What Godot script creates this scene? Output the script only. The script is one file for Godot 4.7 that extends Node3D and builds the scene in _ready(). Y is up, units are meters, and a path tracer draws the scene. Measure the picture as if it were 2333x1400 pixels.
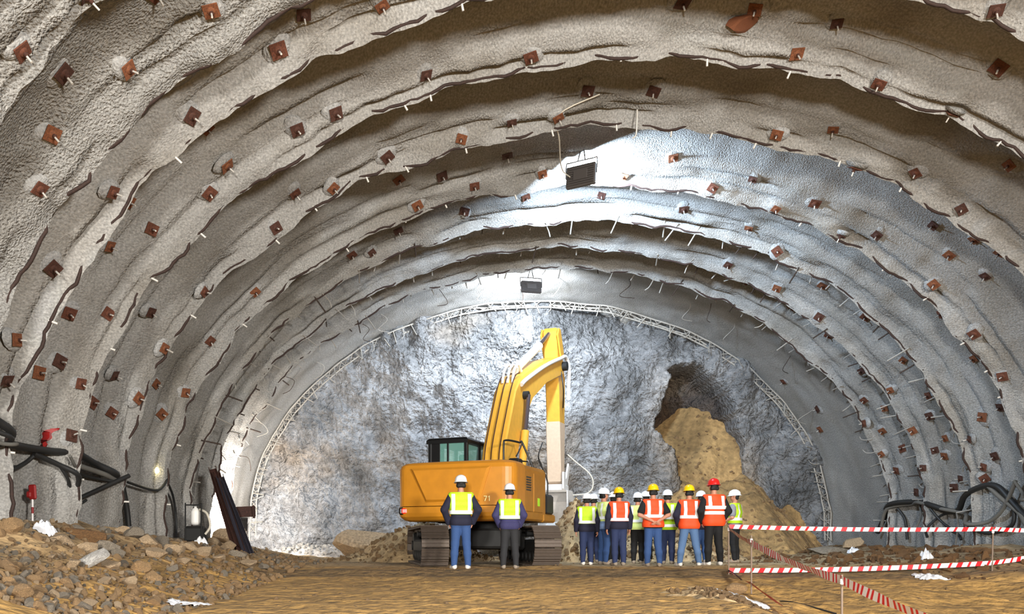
extends Node3D
# A tunnel heading under construction. World: metres, y up, the bench floor at y = 0; the tunnel runs along -z; "depth" below means -z.

const A := 10.08          # half width of the lining at its springing
const B := 7.75           # rise of the lining above its springing
const XC := 4.02
const YC := 1.09
const FACE := 31.0
const LIPS: Array[float] = [6.0, 9.4, 11.5, 12.75, 15.1, 17.55, 20.4, 22.6, 24.7, 26.65, 31.6]
const AMP: Array[float] = [0.25, 0.35, 0.40, 0.72, 0.72, 0.66, 0.55, 0.52, 0.58, 0.48]
const ORD: Array[String] = ["first", "second", "third", "fourth", "fifth", "sixth", "seventh", "eighth", "ninth", "tenth", "eleventh", "twelfth", "thirteenth", "fourteenth", "fifteenth", "sixteenth", "seventeenth", "eighteenth", "nineteenth", "twentieth", "twenty-first", "twenty-second", "twenty-third", "twenty-fourth", "twenty-fifth", "twenty-sixth", "twenty-seventh", "twenty-eighth", "twenty-ninth", "thirtieth", "thirty-first", "thirty-second"]

var M := {}
var na := FastNoiseLite.new()
var nb := FastNoiseLite.new()
var nc := FastNoiseLite.new()
var rng := RandomNumberGenerator.new()
var cache := {}


class MB:
	var v := PackedVector3Array()
	var n := PackedVector3Array()
	func trin(a: Vector3, b: Vector3, c: Vector3, p: Vector3, q: Vector3, r: Vector3) -> void:
		v.append(a); v.append(c); v.append(b)
		n.append(p); n.append(r); n.append(q)
	func tri(a: Vector3, b: Vector3, c: Vector3) -> void:
		var m := (b - a).cross(c - a).normalized()
		trin(a, b, c, m, m, m)
	func quad(a: Vector3, b: Vector3, c: Vector3, d: Vector3) -> void:
		tri(a, b, c); tri(a, c, d)
	func quadn(a: Vector3, b: Vector3, c: Vector3, d: Vector3, p: Vector3, q: Vector3, r: Vector3, s: Vector3) -> void:
		trin(a, b, c, p, q, r); trin(a, c, d, p, r, s)
	func box(xf: Transform3D, size: Vector3, bv := 0.01) -> void:
		var h := size * 0.5
		bv = minf(bv, minf(h.x, minf(h.y, h.z)) * 0.9)
		var P := {}
		for sx in [-1, 1]:
			for sy in [-1, 1]:
				for sz in [-1, 1]:
					var c := Vector3(sx * h.x, sy * h.y, sz * h.z)
					P[[sx, sy, sz, 0]] = xf * (c - Vector3(0, sy, sz) * bv)
					P[[sx, sy, sz, 1]] = xf * (c - Vector3(sx, 0, sz) * bv)
					P[[sx, sy, sz, 2]] = xf * (c - Vector3(sx, sy, 0) * bv)
		var mid := xf.origin
		for s in [-1, 1]:
			oq(P[[s, -1, -1, 0]], P[[s, 1, -1, 0]], P[[s, 1, 1, 0]], P[[s, -1, 1, 0]], mid)
			oq(P[[-1, s, -1, 1]], P[[1, s, -1, 1]], P[[1, s, 1, 1]], P[[-1, s, 1, 1]], mid)
			oq(P[[-1, -1, s, 2]], P[[1, -1, s, 2]], P[[1, 1, s, 2]], P[[-1, 1, s, 2]], mid)
			for t in [-1, 1]:
				oq(P[[s, t, -1, 0]], P[[s, t, 1, 0]], P[[s, t, 1, 1]], P[[s, t, -1, 1]], mid)
				oq(P[[s, -1, t, 0]], P[[s, 1, t, 0]], P[[s, 1, t, 2]], P[[s, -1, t, 2]], mid)
				oq(P[[-1, s, t, 1]], P[[1, s, t, 1]], P[[1, s, t, 2]], P[[-1, s, t, 2]], mid)
				for u in [-1, 1]:
					ot(P[[s, t, u, 0]], P[[s, t, u, 1]], P[[s, t, u, 2]], mid)
	func ot(a: Vector3, b: Vector3, c: Vector3, mid: Vector3) -> void:
		if (b - a).cross(c - a).dot((a + b + c) / 3.0 - mid) >= 0.0: tri(a, b, c)
		else: tri(a, c, b)
	func oq(a: Vector3, b: Vector3, c: Vector3, d: Vector3, mid: Vector3) -> void:
		if (b - a).cross(c - a).dot((a + b + c + d) / 4.0 - mid) >= 0.0: quad(a, b, c, d)
		else: quad(a, d, c, b)
	func tube(pts: PackedVector3Array, r: float, sides := 8, r1 := -1.0, caps := true) -> void:
		var cnt := pts.size()
		var prev := PackedVector3Array()
		var prevn := PackedVector3Array()
		var up := Vector3.ZERO
		for i in cnt:
			var d := (pts[mini(i + 1, cnt - 1)] - pts[maxi(i - 1, 0)]).normalized()
			if i == 0:
				up = d.cross(Vector3.UP if absf(d.y) < 0.9 else Vector3.RIGHT).normalized()
			else:
				up = (up - d * up.dot(d)).normalized()
			var w := d.cross(up)
			var rr := r if r1 < 0.0 else lerpf(r, r1, float(i) / (cnt - 1))
			var ring := PackedVector3Array()
			var ringn := PackedVector3Array()
			for k in sides + 1:
				var a := TAU * k / sides
				var m := up * cos(a) + w * sin(a)
				ring.append(pts[i] + m * rr)
				ringn.append(m)
			if i > 0:
				for k in sides:
					quadn(prev[k], prev[k + 1], ring[k + 1], ring[k], prevn[k], prevn[k + 1], ringn[k + 1], ringn[k])
			if caps and (i == 0 or i == cnt - 1):
				for k in sides:
					if i == 0: tri(pts[0], ring[k + 1], ring[k])
					else: tri(pts[i], ring[k], ring[k + 1])
			prev = ring
			prevn = ringn
	func cyl(a: Vector3, b: Vector3, r: float, sides := 12, r1 := -1.0) -> void:
		tube(PackedVector3Array([a, b]), r, sides, r1)
	func lathe(prof: PackedVector2Array, xf: Transform3D, sides := 20, sx := 1.0, sz := 1.0, hard := false) -> void:
		for i in prof.size() - 1:
			var p := prof[i]
			var q := prof[i + 1]
			var t0 := prof[mini(i + 1, prof.size() - 1)] - prof[maxi(i - 1, 0)]
			var t1 := prof[mini(i + 2, prof.size() - 1)] - prof[i]
			if hard:
				t0 = q - p
				t1 = t0
			for k in sides:
				var a := TAU * k / sides
				var b := TAU * (k + 1) / sides
				var n0a := (xf.basis * Vector3(cos(a) * t0.y / sx, -t0.x, sin(a) * t0.y / sz)).normalized()
				var n0b := (xf.basis * Vector3(cos(b) * t0.y / sx, -t0.x, sin(b) * t0.y / sz)).normalized()
				var n1a := (xf.basis * Vector3(cos(a) * t1.y / sx, -t1.x, sin(a) * t1.y / sz)).normalized()
				var n1b := (xf.basis * Vector3(cos(b) * t1.y / sx, -t1.x, sin(b) * t1.y / sz)).normalized()
				var pa := xf * Vector3(cos(a) * p.x * sx, p.y, sin(a) * p.x * sz)
				var pb := xf * Vector3(cos(b) * p.x * sx, p.y, sin(b) * p.x * sz)
				var qa := xf * Vector3(cos(a) * q.x * sx, q.y, sin(a) * q.x * sz)
				var qb := xf * Vector3(cos(b) * q.x * sx, q.y, sin(b) * q.x * sz)
				quadn(pb, pa, qa, qb, n0b, n0a, n1a, n1b)
	# polygon in local xy, extruded along local z, with its edges bevelled
	func prism(poly: PackedVector2Array, xf: Transform3D, depth: float, bv := 0.01) -> void:
		if Geometry2D.is_polygon_clockwise(poly) == false: pass
		var area := 0.0
		var c := poly.size()
		for i in c: area += poly[i].cross(poly[(i + 1) % c])
		if area < 0.0: poly.reverse()
		var inn := PackedVector2Array()
		for i in c:
			var e0 := (poly[i] - poly[(i + c - 1) % c]).normalized()
			var e1 := (poly[(i + 1) % c] - poly[i]).normalized()
			var m0 := Vector2(-e0.y, e0.x)
			var m1 := Vector2(-e1.y, e1.x)
			var m := (m0 + m1).normalized()
			inn.append(poly[i] + m * bv / maxf(0.4, m.dot(m0)))
		var h := depth * 0.5
		var ix := Geometry2D.triangulate_polygon(inn)
		for i in range(0, ix.size(), 3):
			var a := inn[ix[i]]
			var b := inn[ix[i + 1]]
			var d := inn[ix[i + 2]]
			if (b - a).cross(d - a) < 0.0:
				var t := b
				b = d
				d = t
			tri(xf * Vector3(a.x, a.y, h), xf * Vector3(b.x, b.y, h), xf * Vector3(d.x, d.y, h))
			tri(xf * Vector3(a.x, a.y, -h), xf * Vector3(d.x, d.y, -h), xf * Vector3(b.x, b.y, -h))
		for i in c:
			var a := poly[i]
			var b := poly[(i + 1) % c]
			var a2 := inn[i]
			var b2 := inn[(i + 1) % c]
			var g := h - bv
			quad(xf * Vector3(a.x, a.y, -g), xf * Vector3(b.x, b.y, -g), xf * Vector3(b.x, b.y, g), xf * Vector3(a.x, a.y, g))
			quad(xf * Vector3(a.x, a.y, g), xf * Vector3(b.x, b.y, g), xf * Vector3(b2.x, b2.y, h), xf * Vector3(a2.x, a2.y, h))
			quad(xf * Vector3(b.x, b.y, -g), xf * Vector3(a.x, a.y, -g), xf * Vector3(a2.x, a2.y, -h), xf * Vector3(b2.x, b2.y, -h))
	# stack of outlines (same count), joined; outlines run counter-clockwise seen from +y
	func stack(rings: Array, caps := true) -> void:
		for i in rings.size() - 1:
			var p: PackedVector3Array = rings[i]
			var q: PackedVector3Array = rings[i + 1]
			for k in p.size():
				var l := (k + 1) % p.size()
				quad(p[k], p[l], q[l], q[k])
		if caps:
			for e in [0, rings.size() - 1]:
				var p: PackedVector3Array = rings[e]
				var mid := Vector3.ZERO
				for w in p: mid += w
				mid /= p.size()
				for k in p.size():
					var l := (k + 1) % p.size()
					if e == 0: tri(mid, p[l], p[k])
					else: tri(mid, p[k], p[l])
	func raw(d: Array, xf: Transform3D) -> void:
		var mir := xf.basis.determinant() < 0.0
		var V: PackedVector3Array = d[0]
		var N: PackedVector3Array = d[1]
		var I: PackedInt32Array = d[2]
		var nb := xf.basis.inverse().transposed()
		for i in range(0, I.size(), 3):
			var a := I[i]
			var b := I[i + 1] if not mir else I[i + 2]
			var c := I[i + 2] if not mir else I[i + 1]
			trin(xf * V[a], xf * V[b], xf * V[c], (nb * N[a]).normalized(), (nb * N[b]).normalized(), (nb * N[c]).normalized())
	func mesh(mat: Material) -> ArrayMesh:
		var am := ArrayMesh.new()
		into(am, mat)
		return am
	func into(am: ArrayMesh, mat: Material) -> void:
		var arr := []
		arr.resize(Mesh.ARRAY_MAX)
		arr[Mesh.ARRAY_VERTEX] = v
		arr[Mesh.ARRAY_NORMAL] = n
		am.add_surface_from_arrays(Mesh.PRIMITIVE_TRIANGLES, arr)
		am.surface_set_material(am.get_surface_count() - 1, mat)


# ---- naming helpers
func thing(called: String, label: String, category: String, at := Vector3.ZERO, group := "") -> Node3D:
	var o := Node3D.new()
	o.name = called
	o.position = at
	tag(o, label, category, group)
	add_child(o, true)
	return o


func tag(o: Node, label: String, category: String, group := "") -> void:
	o.set_meta("label", label)
	if category: o.set_meta("category", category)
	if group: o.set_meta("group", group)


func part(called: String, m: Mesh, parent: Node, at := Transform3D.IDENTITY) -> MeshInstance3D:
	var o := MeshInstance3D.new()
	o.name = called
	o.mesh = m
	o.transform = at
	parent.add_child(o, true)
	return o


func struct(called: String, m: Mesh, label: String) -> MeshInstance3D:
	var o := part(called, m, self)
	o.set_meta("kind", "structure")
	o.set_meta("label", label)
	return o


func grid_mesh(P: PackedVector3Array, nu: int, nv: int, flip: bool, mat: Material, C := PackedColorArray(), N := PackedVector3Array()) -> ArrayMesh:
	if N.is_empty():
		N.resize(P.size())
		for j in nv:
			for i in nu:
				var du := P[j * nu + mini(i + 1, nu - 1)] - P[j * nu + maxi(i - 1, 0)]
				var dv := P[mini(j + 1, nv - 1) * nu + i] - P[maxi(j - 1, 0) * nu + i]
				var m := du.cross(dv).normalized()
				N[j * nu + i] = -m if flip else m
	var I := PackedInt32Array()
	I.resize((nu - 1) * (nv - 1) * 6)
	var w := 0
	for j in nv - 1:
		for i in nu - 1:
			var a := j * nu + i
			var b := a + 1
			var c := a + nu
			var d := c + 1
			if flip:
				I[w] = a; I[w + 1] = b; I[w + 2] = d; I[w + 3] = a; I[w + 4] = d; I[w + 5] = c
			else:
				I[w] = a; I[w + 1] = d; I[w + 2] = b; I[w + 3] = a; I[w + 4] = c; I[w + 5] = d
			w += 6
	var arr := []
	arr.resize(Mesh.ARRAY_MAX)
	arr[Mesh.ARRAY_VERTEX] = P
	arr[Mesh.ARRAY_NORMAL] = N
	arr[Mesh.ARRAY_INDEX] = I
	if not C.is_empty(): arr[Mesh.ARRAY_COLOR] = C
	var am := ArrayMesh.new()
	am.add_surface_from_arrays(Mesh.PRIMITIVE_TRIANGLES, arr)
	am.surface_set_material(0, mat)
	return am


# ---- materials
func noise_tex(freq: float, type: int, lo: float, hi: float, octaves := 4, seed_ := 1, size := 512, cell := -1) -> NoiseTexture2D:
	var f := FastNoiseLite.new()
	f.seed = seed_
	f.noise_type = type
	f.frequency = freq
	f.fractal_octaves = octaves
	if cell >= 0:
		f.cellular_return_type = cell
		f.fractal_type = FastNoiseLite.FRACTAL_NONE
	var t := NoiseTexture2D.new()
	t.width = size
	t.height = size
	t.seamless = true
	t.noise = f
	var g := Gradient.new()
	g.set_color(0, Color(lo, lo, lo))
	g.set_color(1, Color(hi, hi, hi))
	t.color_ramp = g
	return t


func mat(key: String, col: Color, rough := 0.8, metal := 0.0, tex: Texture2D = null, scale := 1.0, bump: Texture2D = null, depth := 1.0, world := false) -> StandardMaterial3D:
	var m := StandardMaterial3D.new()
	m.resource_name = key
	m.albedo_color = col
	m.roughness = rough
	m.metallic = metal
	if tex or bump:
		m.uv1_triplanar = true
		m.uv1_world_triplanar = world
		m.uv1_scale = Vector3.ONE * scale
	if tex: m.albedo_texture = tex
	if bump:
		m.heightmap_enabled = true
		m.heightmap_texture = bump
		m.heightmap_scale = depth
	M[key] = m
	return m


func make_materials() -> void:
	var sx := FastNoiseLite.TYPE_SIMPLEX_SMOOTH
	var grain := noise_tex(0.05, sx, 0.55, 1.0, 4, 3, 1024)
	var grit := noise_tex(0.06, sx, 0.0, 1.0, 3, 5, 1024)
	var lump := noise_tex(0.012, sx, 0.0, 1.0, 6, 7, 1024)
	var mott := noise_tex(0.008, sx, 0.55, 1.0, 5, 9, 1024)
	var dirtt := noise_tex(0.012, sx, 0.6, 1.0, 6, 11, 1024)
	var scuff := noise_tex(0.01, sx, 0.92, 1.0, 4, 13)
	var cloth := noise_tex(0.03, sx, 0.82, 1.0, 3, 15)
	var s := mat("shotcrete", Color(0.70, 0.695, 0.685), 0.93, 0.0, grain, 0.4, grit, 2.2, true)
	s.vertex_color_use_as_albedo = true
	s = mat("shotcrete rough", Color(0.70, 0.695, 0.685), 0.93, 0.0, grain, 0.4, grit, 6.5, true)
	s.vertex_color_use_as_albedo = true
	s = mat("rock face", Color(1, 1, 1), 0.8, 0.0, mott, 0.45, lump, 18.0, true)
	s.vertex_color_use_as_albedo = true
	s = mat("earth", Color(1, 1, 1), 0.95, 0.0, dirtt, 0.35, lump, 5.0, true)
	s.vertex_color_use_as_albedo = true
	mat("rock tan", Color(0.70, 0.56, 0.39), 0.9, 0.0, mott, 1.1, lump, 1.5)
	mat("rock pale", Color(0.78, 0.67, 0.53), 0.9, 0.0, mott, 1.1, lump, 1.5)
	mat("rock grey", Color(0.60, 0.55, 0.48), 0.9, 0.0, mott, 1.1, lump, 1.5)
	mat("rock white", Color(0.82, 0.80, 0.77), 0.9, 0.0, mott, 1.1, lump, 1.5)
	mat("rock brown", Color(0.52, 0.37, 0.21), 0.92, 0.0, mott, 1.1, lump, 1.5)
	mat("rust", Color(0.44, 0.24, 0.15), 0.8, 0.15, mott, 3.0, grit, 0.25)
	mat("rust dark", Color(0.34, 0.19, 0.13), 0.8, 0.15, mott, 3.0, grit, 0.25)
	mat("rust orange", Color(0.54, 0.31, 0.17), 0.8, 0.1, mott, 3.0, grit, 0.25)
	mat("bolt steel", Color(0.75, 0.73, 0.70), 0.55, 0.3)
	mat("rebar", Color(0.62, 0.60, 0.57), 0.7, 0.25, scuff, 6.0)
	mat("rebar dark", Color(0.25, 0.2, 0.17), 0.8, 0.25, scuff, 6.0)
	mat("hose", Color(0.1, 0.1, 0.1), 0.55)
	mat("hose dusty", Color(0.35, 0.34, 0.32), 0.75)
	mat("white cable", Color(0.75, 0.72, 0.66), 0.6)
	mat("yellow paint", Color(0.76, 0.50, 0.12), 0.42, 0.0, scuff, 0.6)
	mat("yellow boom", Color(0.86, 0.64, 0.23), 0.42, 0.0, scuff, 0.9)
	mat("yellow dark", Color(0.66, 0.44, 0.11), 0.5, 0.0, scuff, 0.8)
	mat("black paint", Color(0.04, 0.04, 0.045), 0.4)
	mat("black iron", Color(0.055, 0.05, 0.045), 0.75)
	mat("track steel", Color(0.36, 0.31, 0.27), 0.6, 0.35, scuff, 2.0)
	mat("dusty steel", Color(0.86, 0.84, 0.82), 0.7, 0.1, scuff, 1.5)
	mat("dusty pale", Color(0.80, 0.70, 0.60), 0.7, 0.0, scuff, 1.5)
	mat("chrome", Color(0.42, 0.38, 0.40), 0.25, 0.7)
	mat("white paint", Color(0.88, 0.87, 0.85), 0.5)
	mat("seat fabric", Color(0.28, 0.42, 0.38), 0.8)
	var gl := mat("cab glass", Color(0.55, 0.8, 0.75, 0.25), 0.05)
	gl.transparency = BaseMaterial3D.TRANSPARENCY_ALPHA
	var tl := mat("tail lamp", Color(0.9, 0.12, 0.04), 0.3)
	tl.emission_enabled = true
	tl.emission = Color(1.0, 0.16, 0.05)
	tl.emission_energy_multiplier = 0.5
	var lg := mat("lamp glass", Color(1, 1, 1), 0.3)
	lg.emission_enabled = true
	lg.emission = Color(0.9, 0.95, 1.0)
	lg.emission_energy_multiplier = 6.0
	var bg := mat("bulb glow", Color(1, 0.95, 0.7), 0.3)
	bg.emission_enabled = true
	bg.emission = Color(1.0, 0.93, 0.6)
	bg.emission_energy_multiplier = 2.5
	mat("lamp housing", Color(0.24, 0.22, 0.21), 0.6)
	mat("skin", Color(0.72, 0.50, 0.40), 0.6)
	mat("hair", Color(0.05, 0.04, 0.035), 0.7)
	mat("lime", Color(0.76, 0.93, 0.10), 0.7, 0.0, cloth, 3.0)
	mat("pale lime", Color(0.88, 0.94, 0.55), 0.7, 0.0, cloth, 3.0)
	mat("orange", Color(0.97, 0.31, 0.07), 0.7, 0.0, cloth, 3.0)
	mat("reflective", Color(0.93, 0.93, 0.92), 0.45)
	mat("navy", Color(0.10, 0.10, 0.19), 0.85, 0.0, cloth, 3.0)
	mat("navy light", Color(0.22, 0.21, 0.38), 0.85, 0.0, cloth, 3.0)
	mat("black cloth", Color(0.05, 0.048, 0.055), 0.85, 0.0, cloth, 3.0)
	mat("grey cloth", Color(0.55, 0.55, 0.58), 0.85, 0.0, cloth, 3.0)
	mat("charcoal", Color(0.16, 0.16, 0.17), 0.85, 0.0, cloth, 3.0)
	mat("jeans", Color(0.20, 0.32, 0.52), 0.85, 0.0, cloth, 4.0)
	mat("jeans dark", Color(0.15, 0.20, 0.35), 0.85, 0.0, cloth, 4.0)
	mat("jeans pale", Color(0.34, 0.46, 0.62), 0.85, 0.0, cloth, 4.0)
	mat("beige cloth", Color(0.62, 0.56, 0.45), 0.85, 0.0, cloth, 4.0)
	mat("light blue", Color(0.55, 0.66, 0.85), 0.85, 0.0, cloth, 4.0)
	mat("helmet white", Color(0.93, 0.93, 0.94), 0.3)
	mat("helmet yellow", Color(0.95, 0.76, 0.05), 0.3)
	mat("helmet red", Color(0.85, 0.12, 0.10), 0.3)
	mat("shoe tan", Color(0.55, 0.50, 0.44), 0.8)
	mat("shoe white", Color(0.82, 0.80, 0.77), 0.7)
	mat("tape red", Color(0.85, 0.09, 0.13), 0.5)
	mat("tape white", Color(0.93, 0.91, 0.90), 0.5)
	mat("tape pink", Color(0.86, 0.52, 0.52), 0.5)
	mat("stake", Color(0.50, 0.43, 0.37), 0.8, 0.1, scuff, 4.0)
	mat("plastic", Color(0.84, 0.84, 0.85), 0.6)
	mat("red paint", Color(0.52, 0.07, 0.07), 0.5)
	mat("beam rust", Color(0.30, 0.17, 0.13), 0.75, 0.2, mott, 2.0, grit, 0.2)
	mat("arch rust", Color(0.22, 0.135, 0.10), 0.8, 0.1, mott, 3.0)
	mat("beam steel", Color(0.25, 0.24, 0.28), 0.5, 0.4, scuff, 2.0)
	mat("sticker", Color(0.66, 0.88, 0.12), 0.5)
	mat("lettering", Color(0.95, 0.88, 0.62), 0.5)


# ---- the shape of the tunnel
func prof_off(z: float) -> float:
	for i in LIPS.size() - 1:
		if z < LIPS[i + 1]:
			var r := z - LIPS[i]
			var t := r / (LIPS[i + 1] - LIPS[i])
			var a := AMP[i]
			if r < 0.0: return 0.0
			if r < 0.03: return a * 0.45 * r / 0.03
			if r < 0.33: return a * (0.45 + 0.04 * sin(r * 9.0))
			if r < 0.37: return a * (0.45 + 0.55 * (r - 0.33) / 0.04)
			if t < 0.45: return a
			return a * (1.0 - pow((t - 0.45) / 0.55, 1.3))
	return 0.0


# th: 0 = right springing, PI = left springing; beyond those, metres down the wall / A
func surf(th: float, z: float) -> Vector3:
	var base: Vector2
	var nr: Vector2
	if th < 0.0:
		base = Vector2(XC + A, YC + th * A)
		nr = Vector2(1, 0)
	elif th > PI:
		base = Vector2(XC - A, YC - (th - PI) * A)
		nr = Vector2(-1, 0)
	else:
		base = Vector2(XC + A * cos(th), YC + B * sin(th))
		nr = Vector2(cos(th) / A, sin(th) / B).normalized()
	var up := clampf((base.y + 0.2) / 4.0, 0.0, 1.0)
	var k := lerpf(0.7, 1.0, up)
	if base.x > XC: k *= lerpf(0.7, 1.0, clampf((base.y - 3.0) / 4.0, 0.0, 1.0))
	var wob := na.get_noise_2d(th * 14.0, z * 2.2) * 0.09 + nb.get_noise_2d(th * 90.0, z * 4.0) * 0.07
	var o := prof_off(z) * k
	# lumps where the sprayed concrete wraps the rib at each lip
	var lip := 0.0
	for l in LIPS:
		lip = maxf(lip, 1.0 - absf(z - l) / 0.55)
		# thin ledges where the layers of sprayed concrete end, just before the lip
		var r := l - z
		if r > 0.0 and r < 0.8:
			var patch := clampf(na.get_noise_2d(th * 22.0, l * 31.0 + floor(r / 0.2) * 17.0) * 2.5 + 0.55, 0.0, 1.0)
			o += (r / 0.2 - floor(r / 0.2)) * 0.17 * patch - 0.04
	o += na.get_noise_2d(th * 40.0, z * 8.0 + 70.0) * (0.04 + 0.06 * lip)
	o += nb.get_noise_3d(base.x * 7.0, base.y * 7.0, z * 7.0) * (0.035 + 0.07 * lip) + na.get_noise_3d(base.x * 24.0, base.y * 24.0, z * 24.0) * 0.035 * lip
	var near := clampf((13.2 - z) / 1.2, 0.0, 1.0) * clampf((th - 1.7) / 0.5, 0.0, 1.0)
	o += near * (nb.get_noise_3d(base.x * 11.0, base.y * 11.0, z * 11.0) * 0.07)
	var zz := z + wob * clampf((z - 6.0) / 2.0, 0.0, 1.0)
	var p := base + nr * o
	return Vector3(p.x, p.y, -zz)


func surf_n(th: float, z: float) -> Vector3:
	var e := 0.16
	var du := surf(th + e / A, z) - surf(th - e / A, z)
	var dv := surf(th, z + e) - surf(th, z - e)
	var m := du.cross(dv).normalized()
	var inward := Vector3(XC, YC + 1.0, -z) - surf(th, z)
	return m if m.dot(inward) > 0.0 else -m


func wall_at(side: float, y: float, z: float, proud: float) -> Vector3:
	var s := clampf((y - YC) / B, 0.0, 1.0)
	var th := asin(s) if y > YC else (y - YC) / A
	if side < 0.0: th = PI - th
	var p := surf(th, z)
	return Vector3(p.x - side * proud, y, -z)


func ground(x: float, z: float) -> float:
	var h := -smoothstep(16.4, 15.8, z) * 0.10 - maxf(0.0, 15.8 - z) * 0.019 - maxf(0.0, 6.0 - z) * 0.12
	h -= smoothstep(3.5, 5.0, x) * clampf(15.8 - z, 0.0, 10.0) * 0.10
	var dl := x - (XC - A)
	h += 0.95 * clampf(1.0 - dl / 3.3, 0.0, 1.15) * (1.0 - 0.45 * smoothstep(14.0, 22.0, z) - 0.35 * smoothstep(24.0, 29.0, z))
	var dr := XC + A - x
	h += 0.38 * clampf(1.0 - dr / 5.0, 0.0, 1.1)
	h += 0.13 * exp(-(pow((x - 4.3) / 0.9, 2.0) + pow((z - 13.0) / 0.8, 2.0)))
	var rough := 0.03 + 0.10 * clampf(1.0 - dl / 3.5, 0.0, 1.0) + 0.05 * smoothstep(4.0, 6.0, x) * smoothstep(16.4, 15.0, z) + 0.05 * clampf(1.0 - dr / 5.0, 0.0, 1.0)
	h += nb.get_noise_2d(x * 3.0, z * 3.0) * rough + na.get_noise_2d(x * 9.0, z * 9.0) * rough * 0.9
	return h


func on_ground(x: float, z: float, dy := 0.0) -> Vector3:
	return Vector3(x, ground(x, z) + dy, -z)


# ---- smooth bodies: tapered capsules joined by a smooth minimum, meshed as surface nets. Bone: [a, b, radius a, radius b]
func nets(bones: Array, h: float, k: float, infl: float, planes: Array = []) -> Array:
	var lo := Vector3.ONE * 99.0
	var hi := -lo
	for b in bones:
		var r: float = maxf(b[2], b[3]) + infl + h * 2.5
		for q in [b[0], b[1]]:
			lo = lo.min(q - Vector3.ONE * r)
			hi = hi.max(q + Vector3.ONE * r)
	var nx := int((hi.x - lo.x) / h) + 2
	var ny := int((hi.y - lo.y) / h) + 2
	var nz := int((hi.z - lo.z) / h) + 2
	var F := PackedFloat32Array()
	F.resize(nx * ny * nz)
	F.fill(1.0)
	for b in bones:
		var a0: Vector3 = b[0]
		var b0: Vector3 = b[1]
		var ra: float = b[2] + infl
		var rb: float = b[3] + infl
		var ab := b0 - a0
		var l2 := maxf(ab.length_squared(), 1e-9)
		var m := maxf(ra, rb) + k + h * 2.0
		var s0 := ((a0.min(b0) - lo - Vector3.ONE * m) / h).floor()
		var s1 := ((a0.max(b0) - lo + Vector3.ONE * m) / h).ceil()
		var x0 := maxi(0, int(s0.x))
		var x1 := mini(nx - 1, int(s1.x))
		for z in range(maxi(0, int(s0.z)), mini(nz - 1, int(s1.z)) + 1):
			for y in range(maxi(0, int(s0.y)), mini(ny - 1, int(s1.y)) + 1):
				var at := (z * ny + y) * nx
				for x in range(x0, x1 + 1):
					var p := Vector3(lo.x + x * h, lo.y + y * h, lo.z + z * h) - a0
					var t := clampf(p.dot(ab) / l2, 0.0, 1.0)
					var d := (p - ab * t).length() - lerpf(ra, rb, t)
					var e := F[at + x]
					var g := k - absf(d - e)
					F[at + x] = minf(d, e) - (g * g / k * 0.25 if g > 0.0 else 0.0)
	for pl in planes:
		var pn: Vector3 = pl[0]
		for z in nz:
			for y in ny:
				for x in nx:
					var at := (z * ny + y) * nx + x
					var d: float = pn.dot(Vector3(lo.x + x * h, lo.y + y * h, lo.z + z * h)) - pl[1]
					if d > F[at]: F[at] = d
	var V := PackedVector3Array()
	var N := PackedVector3Array()
	var I := PackedInt32Array()
	var map := PackedInt32Array()
	map.resize(nx * ny * nz)
	map.fill(-1)
	var sy := nx
	var sz := nx * ny
	for z in nz - 1:
		for y in ny - 1:
			var at := z * sz + y * sy
			for x in nx - 1:
				var i := at + x
				var f0 := F[i]
				var f1 := F[i + 1]
				var f2 := F[i + sy]
				var f3 := F[i + sy + 1]
				var f4 := F[i + sz]
				var f5 := F[i + sz + 1]
				var f6 := F[i + sz + sy]
				var f7 := F[i + sz + sy + 1]
				var mn := minf(minf(minf(f0, f1), minf(f2, f3)), minf(minf(f4, f5), minf(f6, f7)))
				if mn >= 0.0: continue
				var mx := maxf(maxf(maxf(f0, f1), maxf(f2, f3)), maxf(maxf(f4, f5), maxf(f6, f7)))
				if mx < 0.0: continue
				var g := Vector3(f1 + f3 + f5 + f7 - f0 - f2 - f4 - f6, f2 + f3 + f6 + f7 - f0 - f1 - f4 - f5, f4 + f5 + f6 + f7 - f0 - f1 - f2 - f3)
				# mean of the crossings on the twelve edges
				var sum := Vector3.ZERO
				var c := 0
				if (f0 < 0.0) != (f1 < 0.0): sum += Vector3(f0 / (f0 - f1), 0, 0); c += 1
				if (f2 < 0.0) != (f3 < 0.0): sum += Vector3(f2 / (f2 - f3), 1, 0); c += 1
				if (f4 < 0.0) != (f5 < 0.0): sum += Vector3(f4 / (f4 - f5), 0, 1); c += 1
				if (f6 < 0.0) != (f7 < 0.0): sum += Vector3(f6 / (f6 - f7), 1, 1); c += 1
				if (f0 < 0.0) != (f2 < 0.0): sum += Vector3(0, f0 / (f0 - f2), 0); c += 1
				if (f1 < 0.0) != (f3 < 0.0): sum += Vector3(1, f1 / (f1 - f3), 0); c += 1
				if (f4 < 0.0) != (f6 < 0.0): sum += Vector3(0, f4 / (f4 - f6), 1); c += 1
				if (f5 < 0.0) != (f7 < 0.0): sum += Vector3(1, f5 / (f5 - f7), 1); c += 1
				if (f0 < 0.0) != (f4 < 0.0): sum += Vector3(0, 0, f0 / (f0 - f4)); c += 1
				if (f1 < 0.0) != (f5 < 0.0): sum += Vector3(1, 0, f1 / (f1 - f5)); c += 1
				if (f2 < 0.0) != (f6 < 0.0): sum += Vector3(0, 1, f2 / (f2 - f6)); c += 1
				if (f3 < 0.0) != (f7 < 0.0): sum += Vector3(1, 1, f3 / (f3 - f7)); c += 1
				map[i] = V.size()
				V.append(lo + (Vector3(x, y, z) + sum / c) * h)
				N.append(g.normalized())
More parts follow.
